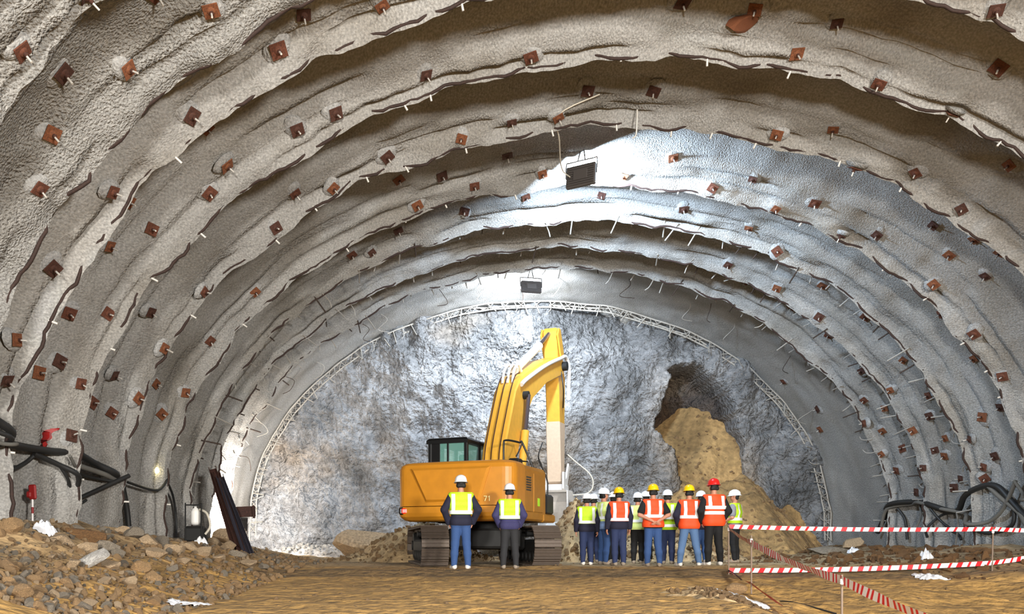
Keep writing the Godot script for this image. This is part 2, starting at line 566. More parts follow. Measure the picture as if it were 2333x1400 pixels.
	for z in range(1, nz - 1):
		for y in range(1, ny - 1):
			var at := z * sz + y * sy
			for x in range(1, nx - 1):
				var i := at + x
				if map[i] < 0: continue
				var s := F[i] < 0.0
				if s != (F[i + 1] < 0.0): nquad(I, map, i - sy - sz, i - sz, i, i - sy, s)
				if s != (F[i + sy] < 0.0): nquad(I, map, i - sz - 1, i - 1, i, i - sz, s)
				if s != (F[i + sz] < 0.0): nquad(I, map, i - 1 - sy, i - sy, i, i - 1, s)
	return [V, N, I]


func nquad(I: PackedInt32Array, map: PackedInt32Array, a: int, b: int, c: int, d: int, s: bool) -> void:
	var p := map[a]
	var q := map[b]
	var r := map[c]
	var t := map[d]
	if p < 0 or q < 0 or r < 0 or t < 0: return
	if s: I.append_array(PackedInt32Array([p, q, r, p, r, t]))
	else: I.append_array(PackedInt32Array([p, r, q, p, t, r]))


func net_mesh(key: String, bones: Array, h: float, k: float, infl: float, planes: Array, m: Material) -> Array:
	if not cache.has(key): cache[key] = nets(bones, h, k, infl, planes)
	return cache[key]


func one(d: Array, m: Material) -> ArrayMesh:
	var b := MB.new()
	b.raw(d, Transform3D.IDENTITY)
	return b.mesh(m)


# ---- people. A figure 1.75 m tall faces -z, feet on y = 0
func torso_bones() -> Array:
	return [
		[Vector3(-.080, .92, .01), Vector3(.080, .92, .01), .112, .112],
		[Vector3(-.065, 1.07, 0), Vector3(.065, 1.07, 0), .102, .102],
		[Vector3(-.095, 1.25, .0), Vector3(.095, 1.25, .0), .113, .113],
		[Vector3(-.150, 1.395, .01), Vector3(.150, 1.395, .01), .066, .066],
		[Vector3(0, 1.40, .015), Vector3(0, 1.53, -.005), .072, .058]]


func leg_bones(kx: float, ax: float) -> Array:
	var o := []
	for s in [-1.0, 1.0]:
		o.append([Vector3(s * .085, .90, 0), Vector3(s * kx, .49, -.015), .088, .060])
		o.append([Vector3(s * kx, .49, -.015), Vector3(s * (kx * .4 + ax * .6), .30, .01), .058, .054])
		o.append([Vector3(s * (kx * .4 + ax * .6), .30, .01), Vector3(s * ax, .08, .025), .054, .038])
	return o


func foot_bones(ax: float) -> Array:
	var o := []
	for s in [-1.0, 1.0]:
		o.append([Vector3(s * ax, .06, .03), Vector3(s * (ax + .03), .035, -.14), .040, .030])
	return o


# arm: [elbow, wrist] of the right side
func arm_bones(arm: Array) -> Array:
	var o := []
	for s in [-1.0, 1.0]:
		var f := Vector3(s, 1, 1)
		o.append([Vector3(.185, 1.385, .01) * f, arm[0] * f, .054, .044])
		o.append([arm[0] * f, arm[1] * f, .044, .031])
	return o


func head_data() -> Array:
	if cache.has("head"): return cache.head
	var b := [
		[Vector3(0, 1.665, .015), Vector3(0, 1.655, -.012), .080, .078],
		[Vector3(0, 1.60, -.030), Vector3(0, 1.565, -.062), .058, .036],
		[Vector3(-.028, 1.60, -.045), Vector3(.028, 1.60, -.045), .046, .046],
		[Vector3(0, 1.645, -.090), Vector3(0, 1.612, -.108), .010, .014],
		[Vector3(-.035, 1.660, -.078), Vector3(.035, 1.660, -.078), .016, .016],
		[Vector3(-.016, 1.582, -.093), Vector3(.016, 1.582, -.093), .008, .008],
		[Vector3(-.079, 1.645, .01), Vector3(-.081, 1.610, .0), .014, .010],
		[Vector3(.079, 1.645, .01), Vector3(.081, 1.610, .0), .014, .010],
		[Vector3(0, 1.58, .01), Vector3(0, 1.47, .01), .052, .058]]
	cache.head = nets(b, .0075, .018, 0.0)
	return cache.head


# right hand, wrist at the origin, fingers towards -y, palm towards -x, slightly curled
func hand_data() -> Array:
	if cache.has("hand"): return cache.hand
	var b := [
		[Vector3(0, .01, 0), Vector3(0, -.03, 0), .024, .022],
		[Vector3(0, -.03, -.022), Vector3(0, -.085, -.030), .016, .013],
		[Vector3(0, -.03, -.006), Vector3(0, -.09, -.008), .017, .013],
		[Vector3(0, -.03, .010), Vector3(0, -.085, .014), .016, .012],
		[Vector3(0, -.03, .022), Vector3(0, -.078, .032), .014, .011]]
	var len := [.072, .080, .074, .058]
	for i in 4:
		var zz := -.031 + i * .0215
		var p := Vector3(0, -.086 + absf(i - 1.2) * .004, zz)
		var q := p + Vector3(-.010, -len[i] * .48, (i - 1.5) * .002)
		var r := q + Vector3(-.024, -len[i] * .42, (i - 1.5) * .001)
		b.append([p, q, .0092, .0085])
		b.append([q, r, .0085, .0068])
	b.append([Vector3(-.006, -.025, -.022), Vector3(-.020, -.062, -.050), .014, .0105])
	b.append([Vector3(-.020, -.062, -.050), Vector3(-.026, -.092, -.054), .0105, .008])
	cache.hand = nets(b, .0042, .010, 0.0)
	return cache.hand


func helmet_mesh(color: String) -> ArrayMesh:
	var key := "helmet " + color
	if cache.has(key): return cache[key]
	var m := MB.new()
	var dome := PackedVector2Array([Vector2(.128, 0), Vector2(.127, .03), Vector2(.120, .065), Vector2(.104, .098), Vector2(.078, .122), Vector2(.042, .136), Vector2(.0, .140)])
	m.lathe(dome, Transform3D(Basis(), Vector3(0, 0, 0)), 28, 0.92, 1.12)
	var brim := PackedVector2Array([Vector2(.118, -.004), Vector2(.150, -.012), Vector2(.152, -.006), Vector2(.126, .010)])
	m.lathe(brim, Transform3D(Basis(), Vector3(0, 0, -.008)), 28, 0.90, 1.14)
	for x in [-.032, 0.0, .032]:   # the three ribs over the crown
		var p := PackedVector3Array()
		for i in 13:
			var a := PI * (.12 + .76 * i / 12.0)
			p.append(Vector3(x, .005 + sin(a) * .136 * (1.0 - absf(x) * 1.4), cos(a) * .140))
		m.tube(p, .0075, 6)
	var peak := PackedVector3Array()
	cache[key] = m.mesh(M[color])
	return cache[key]


func torso_d(p: Vector3) -> float:
	var e := 1.0
	for b in cache.torso:
		var ab: Vector3 = b[1] - b[0]
		var q: Vector3 = p - b[0]
		var t := clampf(q.dot(ab) / maxf(ab.length_squared(), 1e-9), 0.0, 1.0)
		var d: float = (q - ab * t).length() - lerpf(b[2], b[3], t)
		var g := 0.05 - absf(d - e)
		e = minf(d, e) - (g * g / 0.05 * 0.25 if g > 0.0 else 0.0)
	return e


func cast(o: Vector3, d: Vector3, off: float) -> Vector3:
	var t := 0.0
	for i in 40:
		var s := torso_d(o + d * t) - off
		if s < 0.0008: break
		t += s * 0.9
		if t > 0.7: break
	return o + d * t


func cloth_wrap(y0: float, y1: float, rows: int, off: float, m: Material, flare := 0.0) -> ArrayMesh:
	var P := PackedVector3Array()
	var cols := 41
	for j in rows:
		var y := lerpf(y0, y1, float(j) / (rows - 1))
		var fl := off + flare * (1.0 - float(j) / (rows - 1))
		for i in cols:
			var a := TAU * i / (cols - 1)
			var d := Vector3(cos(a), 0, sin(a))
			P.append(cast(Vector3(0, y, .01) + d * .6, -d, fl))
	return grid_mesh(P, cols, rows, true, m)


func bands(xs: Array, y0: float, y1: float, off: float, m: Material) -> ArrayMesh:
	var b := MB.new()
	for side in [-1.0, 1.0]:
		for xr in xs:
			var rows := 15
			var prev := PackedVector3Array()
			for j in rows:
				var y := lerpf(y0, y1, float(j) / (rows - 1))
				var line := PackedVector3Array()
				for i in 4:
					var x := lerpf(xr[0], xr[1], i / 3.0)
					line.append(cast(Vector3(x, y, side * .6), Vector3(0, 0, -side), off))
				if j > 0:
					for i in 3:
						if absf(line[i].z - .0) > .02:
							if side > 0.0: b.quad(prev[i], prev[i + 1], line[i + 1], line[i])
							else: b.quad(prev[i + 1], prev[i], line[i], line[i + 1])
				prev = line
	return b.mesh(m)


const ARMS := {
	"hang": [Vector3(.255, 1.12, .03), Vector3(.265, .875, -.04)],
	"front": [Vector3(.300, 1.13, .05), Vector3(.215, .915, -.10)],
	"out": [Vector3(.325, 1.14, .07), Vector3(.235, .90, -.05)],
	"back": [Vector3(.315, 1.13, .09), Vector3(.055, .985, .215)],
	"bent": [Vector3(.265, 1.12, .02), Vector3(.200, 1.02, -.20)]}
const LEGS := {"narrow": [.095, .100], "mid": [.110, .135], "wide": [.150, .215], "close": [.08, .07]}


# spec: arms, legs, top, sleeves ("long"/"short"), trousers, vest colour, bands, vest bottom y, helmet, shoes
func person(label: String, at: Vector3, height: float, yaw: float, arms: String, legs: String, top: String, short: bool, trousers: String, vest: String, belts: Array, vy: float, helmet: String, shoes: String, ridges := 0.11, head_turn := 0.0) -> Node3D:
	var t := thing("person", label, "person", at, "workers watching the rock face")
	t.rotation.y = yaw
	t.scale = Vector3.ONE * (height / 1.80)
	var arm: Array = ARMS[arms]
	var lg: Array = LEGS[legs]
	var kb := "body " + arms + legs
	if not cache.has(kb):
		var bn := torso_bones() + leg_bones(lg[0], lg[1]) + arm_bones(arm) + foot_bones(lg[1])
		var b := MB.new()
		b.raw(nets(bn, .024, .04, 0.0), Transform3D.IDENTITY)
		b.raw(head_data(), Transform3D(Basis(Vector3.UP, head_turn), Vector3.ZERO))
		for s in [-1.0, 1.0]:
			var f := Vector3(s, 1, 1)
			var d: Vector3 = ((arm[1] - arm[0]) * f).normalized()
			var yb := -d
			var xb := (Vector3(s, 0, 0) - yb * (Vector3(s, 0, 0).dot(yb))).normalized()
			var zb: Vector3 = xb.cross(yb) * s
			b.raw(hand_data(), Transform3D(Basis(xb, yb, zb), arm[1] * f + d * .012))
		cache[kb] = b.mesh(M["skin"])
	part("body", cache[kb], t)
	var kt := "legs " + legs
	if not cache.has(kt): cache[kt] = nets(torso_bones().slice(0, 1) + leg_bones(lg[0], lg[1]), .017, .03, .020, [[Vector3.UP, 1.02], [Vector3.DOWN, -.055]])
	part("trousers", cached_mesh(kt, trousers), t)
	var kj := "top " + arms + str(short)
	if not cache.has(kj):
		var ab := arm_bones(arm)
		if short: ab = [[ab[0][0], ab[0][0].lerp(ab[0][1], .72), .058, .056], [ab[2][0], ab[2][0].lerp(ab[2][1], .72), .058, .056]]
		cache[kj] = nets(torso_bones().slice(0, 4) + ab, .017, .03, .026, [[Vector3.DOWN, -.83], [Vector3.UP, 1.475]])
	part("shirt" if short else "jacket", cached_mesh(kj, top), t)
	if vest:
		var kv := "vest " + vest + str(vy)
		if not cache.has(kv): cache[kv] = cloth_wrap(vy, 1.475, 26, .040, M[vest], .012)
		var v := part("vest", cache[kv], t)
		for y in belts:
			var kk := "belt" + str(y)
			if not cache.has(kk): cache[kk] = cloth_wrap(y - .034, y + .034, 5, .058, M["reflective"])
			part("reflective_stripe", cache[kk], v)
		var low: float = belts[belts.size() - 1] if belts.size() else 1.05
		for y in belts: low = maxf(low, y)
		var kr := "ridge" + str(low) + str(ridges)
		if not cache.has(kr): cache[kr] = bands([[-ridges - .034, -ridges + .034], [ridges - .034, ridges + .034]], low, 1.44, .052, M["reflective"])
		part("reflective_stripe", cache[kr], v)
	if not cache.has("hair"):
		cache.hair = one(nets([[Vector3(0, 1.665, .022), Vector3(0, 1.655, .0), .086, .084], [Vector3(-.05, 1.60, .045), Vector3(.05, 1.60, .045), .045, .045]], .009, .02, 0.0, [[Vector3(0, -.25, -1).normalized(), -.40], [Vector3.DOWN, -1.562]]), M["hair"])
	var hd := Transform3D(Basis(Vector3.UP, head_turn), Vector3.ZERO)
	part("hair", cache.hair, t, hd)
	for s in [-1.0, 1.0]:
		if not cache.has("eye"):
			var e := MB.new()
			e.lathe(PackedVector2Array([Vector2(0, -.008), Vector2(.006, -.005), Vector2(.009, 0), Vector2(.006, .005), Vector2(0, .008)]), Transform3D.IDENTITY, 8)
			cache.eye = e.mesh(M["hair"])
		part("eye", cache.eye, t, hd * Transform3D(Basis(), Vector3(s * .031, 1.638, -.0885)))
	part("helmet", helmet_mesh(helmet), t, hd * Transform3D(Basis(Vector3.RIGHT, -.06), Vector3(0, 1.672, .0)))
	if not cache.has("shoe"):
		cache.shoe = nets([[Vector3(0, .042, .045), Vector3(0, .040, -.06), .045, .046], [Vector3(0, .04, -.06), Vector3(0, .032, -.17), .046, .036], [Vector3(0, .06, .03), Vector3(0, .12, .03), .048, .046]], .010, .02, 0.0, [[Vector3.DOWN, 0.0]])
	for s in [-1.0, 1.0]:
		part("shoe", cached_mesh("shoe", shoes), t, Transform3D(Basis(Vector3.UP, -s * .22), Vector3(s * lg[1], 0, .0)))
	return t


func cached_mesh(key: String, m: String) -> ArrayMesh:
	var k := key + "|" + m
	if not cache.has(k): cache[k] = one(cache[key], M[m])
	return cache[k]


# ---- the excavator. Local axes of the upper structure: x to its right, y up, -z ahead; fz(F) turns metres ahead into z
func side_prism(m: MB, pts: PackedVector2Array, x: float, width: float, bv := 0.03) -> void:
	# pts are (ahead, up); local xy of the prism = (ahead, up), its z runs along +x... ahead = -z
	m.prism(pts, Transform3D(Basis(Vector3(0, 0, -1), Vector3(0, 1, 0), Vector3(1, 0, 0)), Vector3(x, 0, 0)), width, bv)


func P(x: float, f: float, u: float) -> Vector3:
	return Vector3(x, u, -f)


func rounded_plan(x0: float, x1: float, zf: float, zr: float, r: float, y: float, inset: float, bulge := 0.0) -> PackedVector3Array:
	var p := PackedVector3Array()
	var a := x0 + inset
	var b := x1 - inset
	var q := zr - inset
	p.append(Vector3(a, y, zf))
	for i in 7:
		var t := PI * 0.5 * i / 6.0
		p.append(Vector3(a + r - cos(t) * r, y, q - r + sin(t) * r))
	for i in range(1, 6):
		var t := i / 6.0
		p.append(Vector3(lerpf(a + r, b - r, t), y, q + bulge * sin(t * PI)))
	for i in 7:
		var t := PI * 0.5 * i / 6.0
		p.append(Vector3(b - r + sin(t) * r, y, q - r + cos(t) * r))
	p.append(Vector3(b, y, zf))
	return p


func excavator() -> void:
	var t := thing("excavator", "yellow tracked excavator standing on the tunnel floor with its arm raised to the rock face", "excavator", Vector3(1.354, 0, -20.47))
	t.rotation.y = deg_to_rad(-24)
	var m := MB.new()
	# counterweight with rounded rear corners
	var rings := []
	for e in [[1.30, .0], [2.10, .0], [2.19, .03], [2.24, .09], [2.265, .2]]:
		rings.append(rounded_plan(-1.36, 1.36, 1.1, 1.86, .26, e[0], e[1], .06))
	m.stack(rings)
	var cw := part("counterweight", m.mesh(M["yellow paint"]), t)
	m = MB.new()
	rings = []
	for e in [[.97, .16], [1.0, .08], [1.07, .01], [1.15, -.012], [1.285, -.012]]:
		rings.append(rounded_plan(-1.36, 1.36, 1.1, 1.86, .26, e[0], e[1], .06))
	m.stack(rings)
	part("counterweight_base", m.mesh(M["yellow paint"]), t)
	# raised panel on the rear, with slanting sides
	m = MB.new()
	m.prism(PackedVector2Array([Vector2(-.98, 2.12), Vector2(-.62, 1.38), Vector2(.62, 1.38), Vector2(.86, 2.12)]), Transform3D(Basis(), Vector3(0, 0, 1.90)), .12, .05)
	part("rear_panel", m.mesh(M["yellow paint"]), cw)
	m = MB.new()
	m.box(Transform3D(Basis(), Vector3(-.05, 2.055, 1.945)), Vector3(1.66, .014, .02), .003)
	part("panel_groove", m.mesh(M["yellow dark"]), cw)
	for x in [-1.13, 1.0]:
		m = MB.new()
		m.box(Transform3D(Basis(Vector3.UP, .35 if x < 0 else -.25), Vector3(x, 1.20, 1.80)), Vector3(.34, .16, .10), .03)
		var hsg := part("lamp_housing", m.mesh(M["black paint"]), t)
		m = MB.new()
		m.box(Transform3D(Basis(Vector3.UP, .35 if x < 0 else -.25), Vector3(x + .03, 1.20, 1.835)), Vector3(.24, .115, .08), .02)
		part("tail_lamp", m.mesh(M["tail lamp"]), hsg)
	var tm := TextMesh.new()
	tm.text = "71"
	tm.font = SystemFont.new()
	tm.font_size = 16
	tm.pixel_size = .009
	tm.depth = .012
	tm.material = M["lettering"]
	part("lettering", tm, cw, Transform3D(Basis(), Vector3(.80, 1.44, 1.925)))
	# engine housing and side doors
	m = MB.new()
	rings = []
	for e in [[.99, .04], [1.03, .0], [2.12, .0], [2.2, .05], [2.23, .16]]:
		rings.append(rounded_plan(-1.33, 1.33, -.55, 1.12, .02, e[0], e[1]))
	m.stack(rings)
	var house := part("engine_housing", m.mesh(M["yellow dark"]), t)
	for f in [-.82, -.05]:
		m = MB.new()
		m.box(Transform3D(Basis(), P(1.335, f, 1.62)), Vector3(.03, .86, .70), .01)
		part("side_door", m.mesh(M["yellow dark"]), house)
	for i in 6:
		m = MB.new()
		m.box(Transform3D(Basis(Vector3.FORWARD, .5), P(1.355, -.82, 1.66 + i * .055)), Vector3(.012, .035, .34), .003)
		part("vent_slat", m.mesh(M["lamp housing"]), house)
	m = MB.new()
	m.box(Transform3D(Basis(), P(1.352, -.05, 1.42)), Vector3(.006, .18, .16), .001)
	part("sticker", m.mesh(M["sticker"]), house)
	m = MB.new()
	m.box(Transform3D(Basis(), P(0.0, .85, 1.08)), Vector3(2.70, .20, 1.0), .04)
	part("deck", m.mesh(M["yellow dark"]), t)
	m = MB.new()
	m.box(Transform3D(Basis(), P(1.05, .86, 1.40)), Vector3(.62, .48, .62), .05)
	var tb := part("tool_box", m.mesh(M["black paint"]), t)
	m = MB.new()
	m.box(Transform3D(Basis(), P(1.16, .545, 1.36)), Vector3(.07, .26, .012), .003)
	part("sticker", m.mesh(M["sticker"]), tb)
	m = MB.new()
	m.box(Transform3D(Basis(), P(.72, .2, 2.33)), Vector3(.26, .26, .3), .03)
	part("air_cleaner", m.mesh(M["black paint"]), t)
	m = MB.new()
	m.tube(bend([P(.62, -.35, 2.2), P(.62, -.35, 2.72), P(.64, -.25, 2.84), P(.72, .5, 2.86), P(.78, .62, 2.8), P(1.22, .86, 1.62)]), .024, 8)
	m.tube(bend([P(.74, .1, 2.42), P(.74, .3, 2.42), P(.86, .66, 2.42)]), .018, 6)
	m.tube(bend([P(.76, .12, 2.5), P(.80, .3, 2.7), P(.80, .45, 2.84)]), .016, 6)
	m.tube(bend([P(1.28, .9, 1.62), P(1.28, .86, 2.0), P(1.12, .70, 2.45)]), .018, 6)
	part("handrail", m.mesh(M["black paint"]), t)
	# cab
	m = MB.new()
	for e in [[-1.34, -.02], [-.42, -.02], [-1.34, 1.62], [-.42, 1.62], [-1.36, .75], [-.40, .75]]:
		m.box(Transform3D(Basis(), P(e[0], e[1], 2.12)), Vector3(.09, 1.7, .10), .02)
	m.box(Transform3D(Basis(), P(-.88, .8, 1.24)), Vector3(1.0, .12, 1.75), .03)
	m.box(Transform3D(Basis(), P(-.88, -.02, 2.62)), Vector3(.05, .6, .06), .01)
	m.box(Transform3D(Basis(), P(-1.20, -.02, 2.5)), Vector3(.24, .9, .05), .01)
	var cab := part("cab", m.mesh(M["black paint"]), t)
	m = MB.new()
	rings = []
	for e in [[2.86, .0], [2.94, .0], [2.99, .05], [3.01, .15]]:
		var o := PackedVector3Array()
		for c in [[-1.42, -.08], [-1.42, 1.7], [-.36, 1.7], [-.36, -.08]]:
			o.append(P(c[0] + (e[1] if c[0] < -1 else -e[1]), c[1] + (e[1] if c[1] < 0 else -e[1]), e[0]))
		o.reverse()
		rings.append(o)
	m.stack(rings)
	part("cab_roof", m.mesh(M["black paint"]), cab)
	for g in [[P(-.88, -.03, 2.15), Vector3(.9, 1.45, .012)], [P(-.88, 1.63, 2.1), Vector3(.9, 1.5, .012)], [P(-1.36, .8, 2.1), Vector3(.012, 1.45, 1.55)], [P(-.40, .8, 2.1), Vector3(.012, 1.45, 1.55)]]:
		m = MB.new()
		m.box(Transform3D(Basis(), g[0]), g[1], .002)
		part("window", m.mesh(M["cab glass"]), cab)
	m = MB.new()
	m.box(Transform3D(Basis(Vector3.RIGHT, .12), P(-.72, .6, 2.05)), Vector3(.46, .75, .12), .05)
	m.box(Transform3D(Basis(Vector3.RIGHT, .12), P(-.72, .62, 2.55)), Vector3(.28, .2, .1), .05)
	m.box(Transform3D(Basis(), P(-.72, .85, 1.68)), Vector3(.5, .14, .5), .05)
	part("seat", m.mesh(M["seat fabric"]), cab)
	# boom
	m = MB.new()
	side_prism(m, PackedVector2Array([Vector2(.0, 1.72), Vector2(.30, 2.75), Vector2(1.12, 4.22), Vector2(1.48, 4.55), Vector2(2.1, 4.82), Vector2(3.6, 5.40), Vector2(5.35, 5.86), Vector2(5.58, 5.70), Vector2(5.52, 5.36), Vector2(3.8, 4.82), Vector2(2.55, 4.22), Vector2(2.0, 3.72), Vector2(.78, 1.95), Vector2(.45, 1.6)]), .15, .56, .035)
	var boom := part("boom", m.mesh(M["yellow boom"]), t)
	for x in [-.42, .72]:
		m = MB.new()
		side_prism(m, PackedVector2Array([Vector2(-.15, 1.3), Vector2(-.15, 1.8), Vector2(.02, 2.1), Vector2(.3, 2.1), Vector2(.8, 1.5), Vector2(.8, 1.2)]), x - .12 if x > 0 else x + .12, .10, .02)
		part("boom_bracket", m.mesh(M["yellow dark"]), t)
	for x in [-.04, .12, .32]:
		m = MB.new()
		m.tube(bend([P(x, .18, 2.2), P(x, .26, 2.78), P(x, 1.02, 4.16), P(x, 1.40, 4.62), P(x, 1.75, 4.75)]), .013, 6)
		part("hydraulic_pipe", m.mesh(M["rust dark"]), boom)
	m = MB.new()
	m.tube(bend([P(.46, 1.45, 4.40), P(.47, 1.9, 4.62), P(.47, 3.5, 5.24), P(.47, 5.0, 5.72), P(.5, 5.5, 5.86), P(.52, 5.78, 5.6), P(.5, 5.84, 5.2), P(.46, 5.95, 4.7)]), .055, 8)
	part("hydraulic_pipe", m.mesh(M["dusty steel"]), boom)
	for i in 3:
		m = MB.new()
		m.tube(bend([P(.0 + i * .13, 1.35, 4.45), P(.0 + i * .13, 1.5, 4.78), P(.02 + i * .12, 1.8, 4.98), P(.05 + i * .1, 2.1, 4.86)]), .035, 7)
		part("hose", m.mesh(M["white paint"]), boom)
	for q in [[1.72, 4.18, .10], [5.42, 5.58, .13], [.2, 1.75, .13]]:
		m = MB.new()
		m.cyl(P(-.27, q[0], q[1]), P(.57, q[0], q[1]), q[2], 14)
		part("pivot_pin", m.mesh(M["black iron"]), boom)
	for x in [-.26, .56]:
		m = MB.new()
		m.cyl(P(x, .95, 1.45), P(x, 1.45, 3.25), .095, 14)
		var bc := part("boom_cylinder", m.mesh(M["yellow boom"]), t)
		m = MB.new()
		m.cyl(P(x, 1.44, 3.2), P(x, 1.72, 4.18), .055, 12)
		part("cylinder_rod", m.mesh(M["chrome"]), bc)
	m = MB.new()
	m.cyl(P(.12, 1.95, 4.86), P(.12, 3.95, 5.86), .105, 16)
	m.cyl(P(.12, 3.9, 5.835), P(.12, 4.05, 5.91), .125, 16)
	part("arm_cylinder", m.mesh(M["white paint"]), t)
	m = MB.new()
	m.cyl(P(.12, 4.0, 5.885), P(.12, 5.12, 6.5), .06, 12)
	part("cylinder_rod", m.mesh(M["chrome"]), t)
	# stick, its top bracket and the bucket cylinder
	m = MB.new()
	side_prism(m, PackedVector2Array([Vector2(5.02, 6.52), Vector2(5.12, 6.64), Vector2(5.26, 6.62), Vector2(5.62, 6.0), Vector2(5.98, 5.35), Vector2(5.98, 4.95), Vector2(5.86, 2.35), Vector2(5.72, 2.2), Vector2(5.54, 2.3), Vector2(5.30, 4.9), Vector2(5.16, 5.5), Vector2(5.12, 6.0)]), .15, .40, .03)
	var stick := part("stick", m.mesh(M["yellow boom"]), t)
	for x in [-.09, .39]:
		m = MB.new()
		side_prism(m, PackedVector2Array([Vector2(4.98, 6.4), Vector2(5.1, 6.62), Vector2(5.26, 6.62), Vector2(5.7, 5.85), Vector2(5.3, 5.85)]), x, .05, .01)
		part("stick_bracket", m.mesh(M["yellow boom"]), stick)
	m = MB.new()
	side_prism(m, PackedVector2Array([Vector2(5.355, 4.0), Vector2(5.525, 2.28), Vector2(5.72, 2.18), Vector2(5.875, 2.33), Vector2(5.95, 4.0)]), .15, .415, .02)
	part("wear_plate", m.mesh(M["dusty pale"]), stick)
	m = MB.new()
	m.cyl(P(.15, 6.12, 5.2), P(.15, 6.14, 3.7), .10, 14)
	part("bucket_cylinder", m.mesh(M["yellow paint"]), t)
	m = MB.new()
	m.cyl(P(.15, 6.14, 3.72), P(.15, 6.2, 2.75), .05, 10)
	part("cylinder_rod", m.mesh(M["chrome"]), t)
	m = MB.new()
	for x in [-.10, .40]:
		side_prism(m, PackedVector2Array([Vector2(6.12, 2.85), Vector2(6.28, 2.75), Vector2(5.95, 2.15), Vector2(5.6, 2.1), Vector2(5.55, 2.3), Vector2(5.85, 2.4)]), x, .06, .012)
	m.box(Transform3D(Basis(), P(.15, 5.72, 2.10)), Vector3(.62, .20, .56), .04)
	for x in [-.14, .44]: m.box(Transform3D(Basis(), P(x, 5.5, 2.3)), Vector3(.06, .5, .22), .015)
	part("quick_coupler", m.mesh(M["dusty steel"]), t)
	m = MB.new()   # bucket: curved back between two cheeks
	var outer := [Vector2(5.40, 2.02), Vector2(5.95, 2.02), Vector2(6.25, 1.75), Vector2(6.32, 1.4), Vector2(6.15, 1.05), Vector2(5.8, .86), Vector2(5.35, .80)]
	var inner := []
	for q in outer: inner.append(q + (Vector2(5.75, 1.5) - q).normalized() * .06)
	var prof := PackedVector2Array(outer)
	for i in range(inner.size() - 1, -1, -1): prof.append(inner[i])
	side_prism(m, prof, .15, .84, .008)
	for x in [-.26, .56]:
		side_prism(m, PackedVector2Array(outer + [Vector2(5.30, 1.0), Vector2(5.42, 1.6)]), x, .04, .01)
	for i in 5:
		side_prism(m, PackedVector2Array([Vector2(5.42, .86), Vector2(5.08, .80), Vector2(5.42, .77)]), -.22 + i * .185, .09, .01)
	part("bucket", m.mesh(M["dusty steel"]), t)
	m = MB.new()
	m.tube(bend([P(.42, 6.0, 3.1), P(.62, 6.1, 2.9), P(1.05, 6.2, 2.5), P(1.12, 6.2, 2.15), P(.95, 6.15, 1.95), P(.5, 6.0, 1.9)]), .022, 7)
	part("hose", m.mesh(M["white cable"]), t)
	m = MB.new()
	m.tube(bend([P(.40, 5.3, 5.5), P(.5, 5.2, 5.0), P(.47, 5.35, 4.7), P(.42, 5.5, 4.4)]), .02, 6)
	m.tube(bend([P(-.1, 5.2, 3.4), P(-.2, 5.1, 3.0), P(-.16, 5.3, 2.75)]), .018, 6)
	part("hose", m.mesh(M["black paint"]), stick)
	# undercarriage, turned 29 degrees against the upper structure
	var turn := Transform3D(Basis(Vector3.UP, deg_to_rad(29)), Vector3(-.19, 0, -.05))
	m = MB.new()
	m.cyl(Vector3(0, .74, 0), Vector3(0, 1.06, 0), .72, 28)
	m.box(turn * Transform3D(Basis(), Vector3(0, .56, 0)), Vector3(1.9, .42, 1.7), .06)
	for s in [-1, 1]: m.box(turn * Transform3D(Basis(Vector3.UP, s * .5), Vector3(0, .52, 0)), Vector3(.5, .34, 3.0), .05)
	m.box(turn * Transform3D(Basis(), Vector3(0, .60, 1.2)), Vector3(1.6, .44, .5), .05)
	part("car_body", m.mesh(M["black iron"]), t)
	for s in [-1.0, 1.0]:
		var cx: float = s * 1.19
		m = MB.new()
		m.box(turn * Transform3D(Basis(), Vector3(cx, .43, 0)), Vector3(.34, .30, 3.5), .05)
		for z in [-1.85, 1.85]:
			m.cyl(turn * Vector3(cx - .16, .44, z), turn * Vector3(cx + .16, .44, z), .315, 20)
			m.cyl(turn * Vector3(cx - .2, .44, z), turn * Vector3(cx + .2, .44, z), .12, 14)
		for i in 8: m.cyl(turn * Vector3(cx - .17, .2, -1.4 + i * .4), turn * Vector3(cx + .17, .2, -1.4 + i * .4), .115, 12)
		for z in [-.7, .7]: m.cyl(turn * Vector3(cx - .15, .72, z), turn * Vector3(cx + .15, .72, z), .08, 12)
		var tf := part("track_frame", m.mesh(M["black iron"]), t)
		if not cache.has("track shoe"):
			var b := MB.new()
			b.box(Transform3D(Basis(), Vector3(0, 0, 0)), Vector3(.58, .028, .178), .006)
			for z in [-.07, 0.0, .07]: b.box(Transform3D(Basis(), Vector3(0, .026, z)), Vector3(.58, .030, .022), .005)
			b.box(Transform3D(Basis(), Vector3(-.1, -.04, 0)), Vector3(.05, .06, .17), .008)
			b.box(Transform3D(Basis(), Vector3(.1, -.04, 0)), Vector3(.05, .06, .17), .008)
			cache["track shoe"] = b.mesh(M["track steel"])
		var R := .395
		var L := 3.7
		var total := 2.0 * L + TAU * R
		var cnt := 52
		for i in cnt:
			var d := total * i / cnt
			var pos: Vector3
			var nrm: Vector3
			if d < L:
				pos = Vector3(0, .44 + R, L * .5 - d); nrm = Vector3.UP
			elif d < L + PI * R:
				var a := (d - L) / R
				nrm = Vector3(0, cos(a), -sin(a)); pos = Vector3(0, .44, -L * .5) + nrm * R
			elif d < 2.0 * L + PI * R:
				pos = Vector3(0, .44 - R, -L * .5 + (d - L - PI * R)); nrm = Vector3.DOWN
			else:
				var a := (d - 2.0 * L - PI * R) / R
				nrm = Vector3(0, -cos(a), sin(a)); pos = Vector3(0, .44, L * .5) + nrm * R
			pos.x = cx
			var xb := Vector3.RIGHT
			part("track_shoe", cache["track shoe"], tf, turn * Transform3D(Basis(xb, nrm, xb.cross(nrm)), pos))


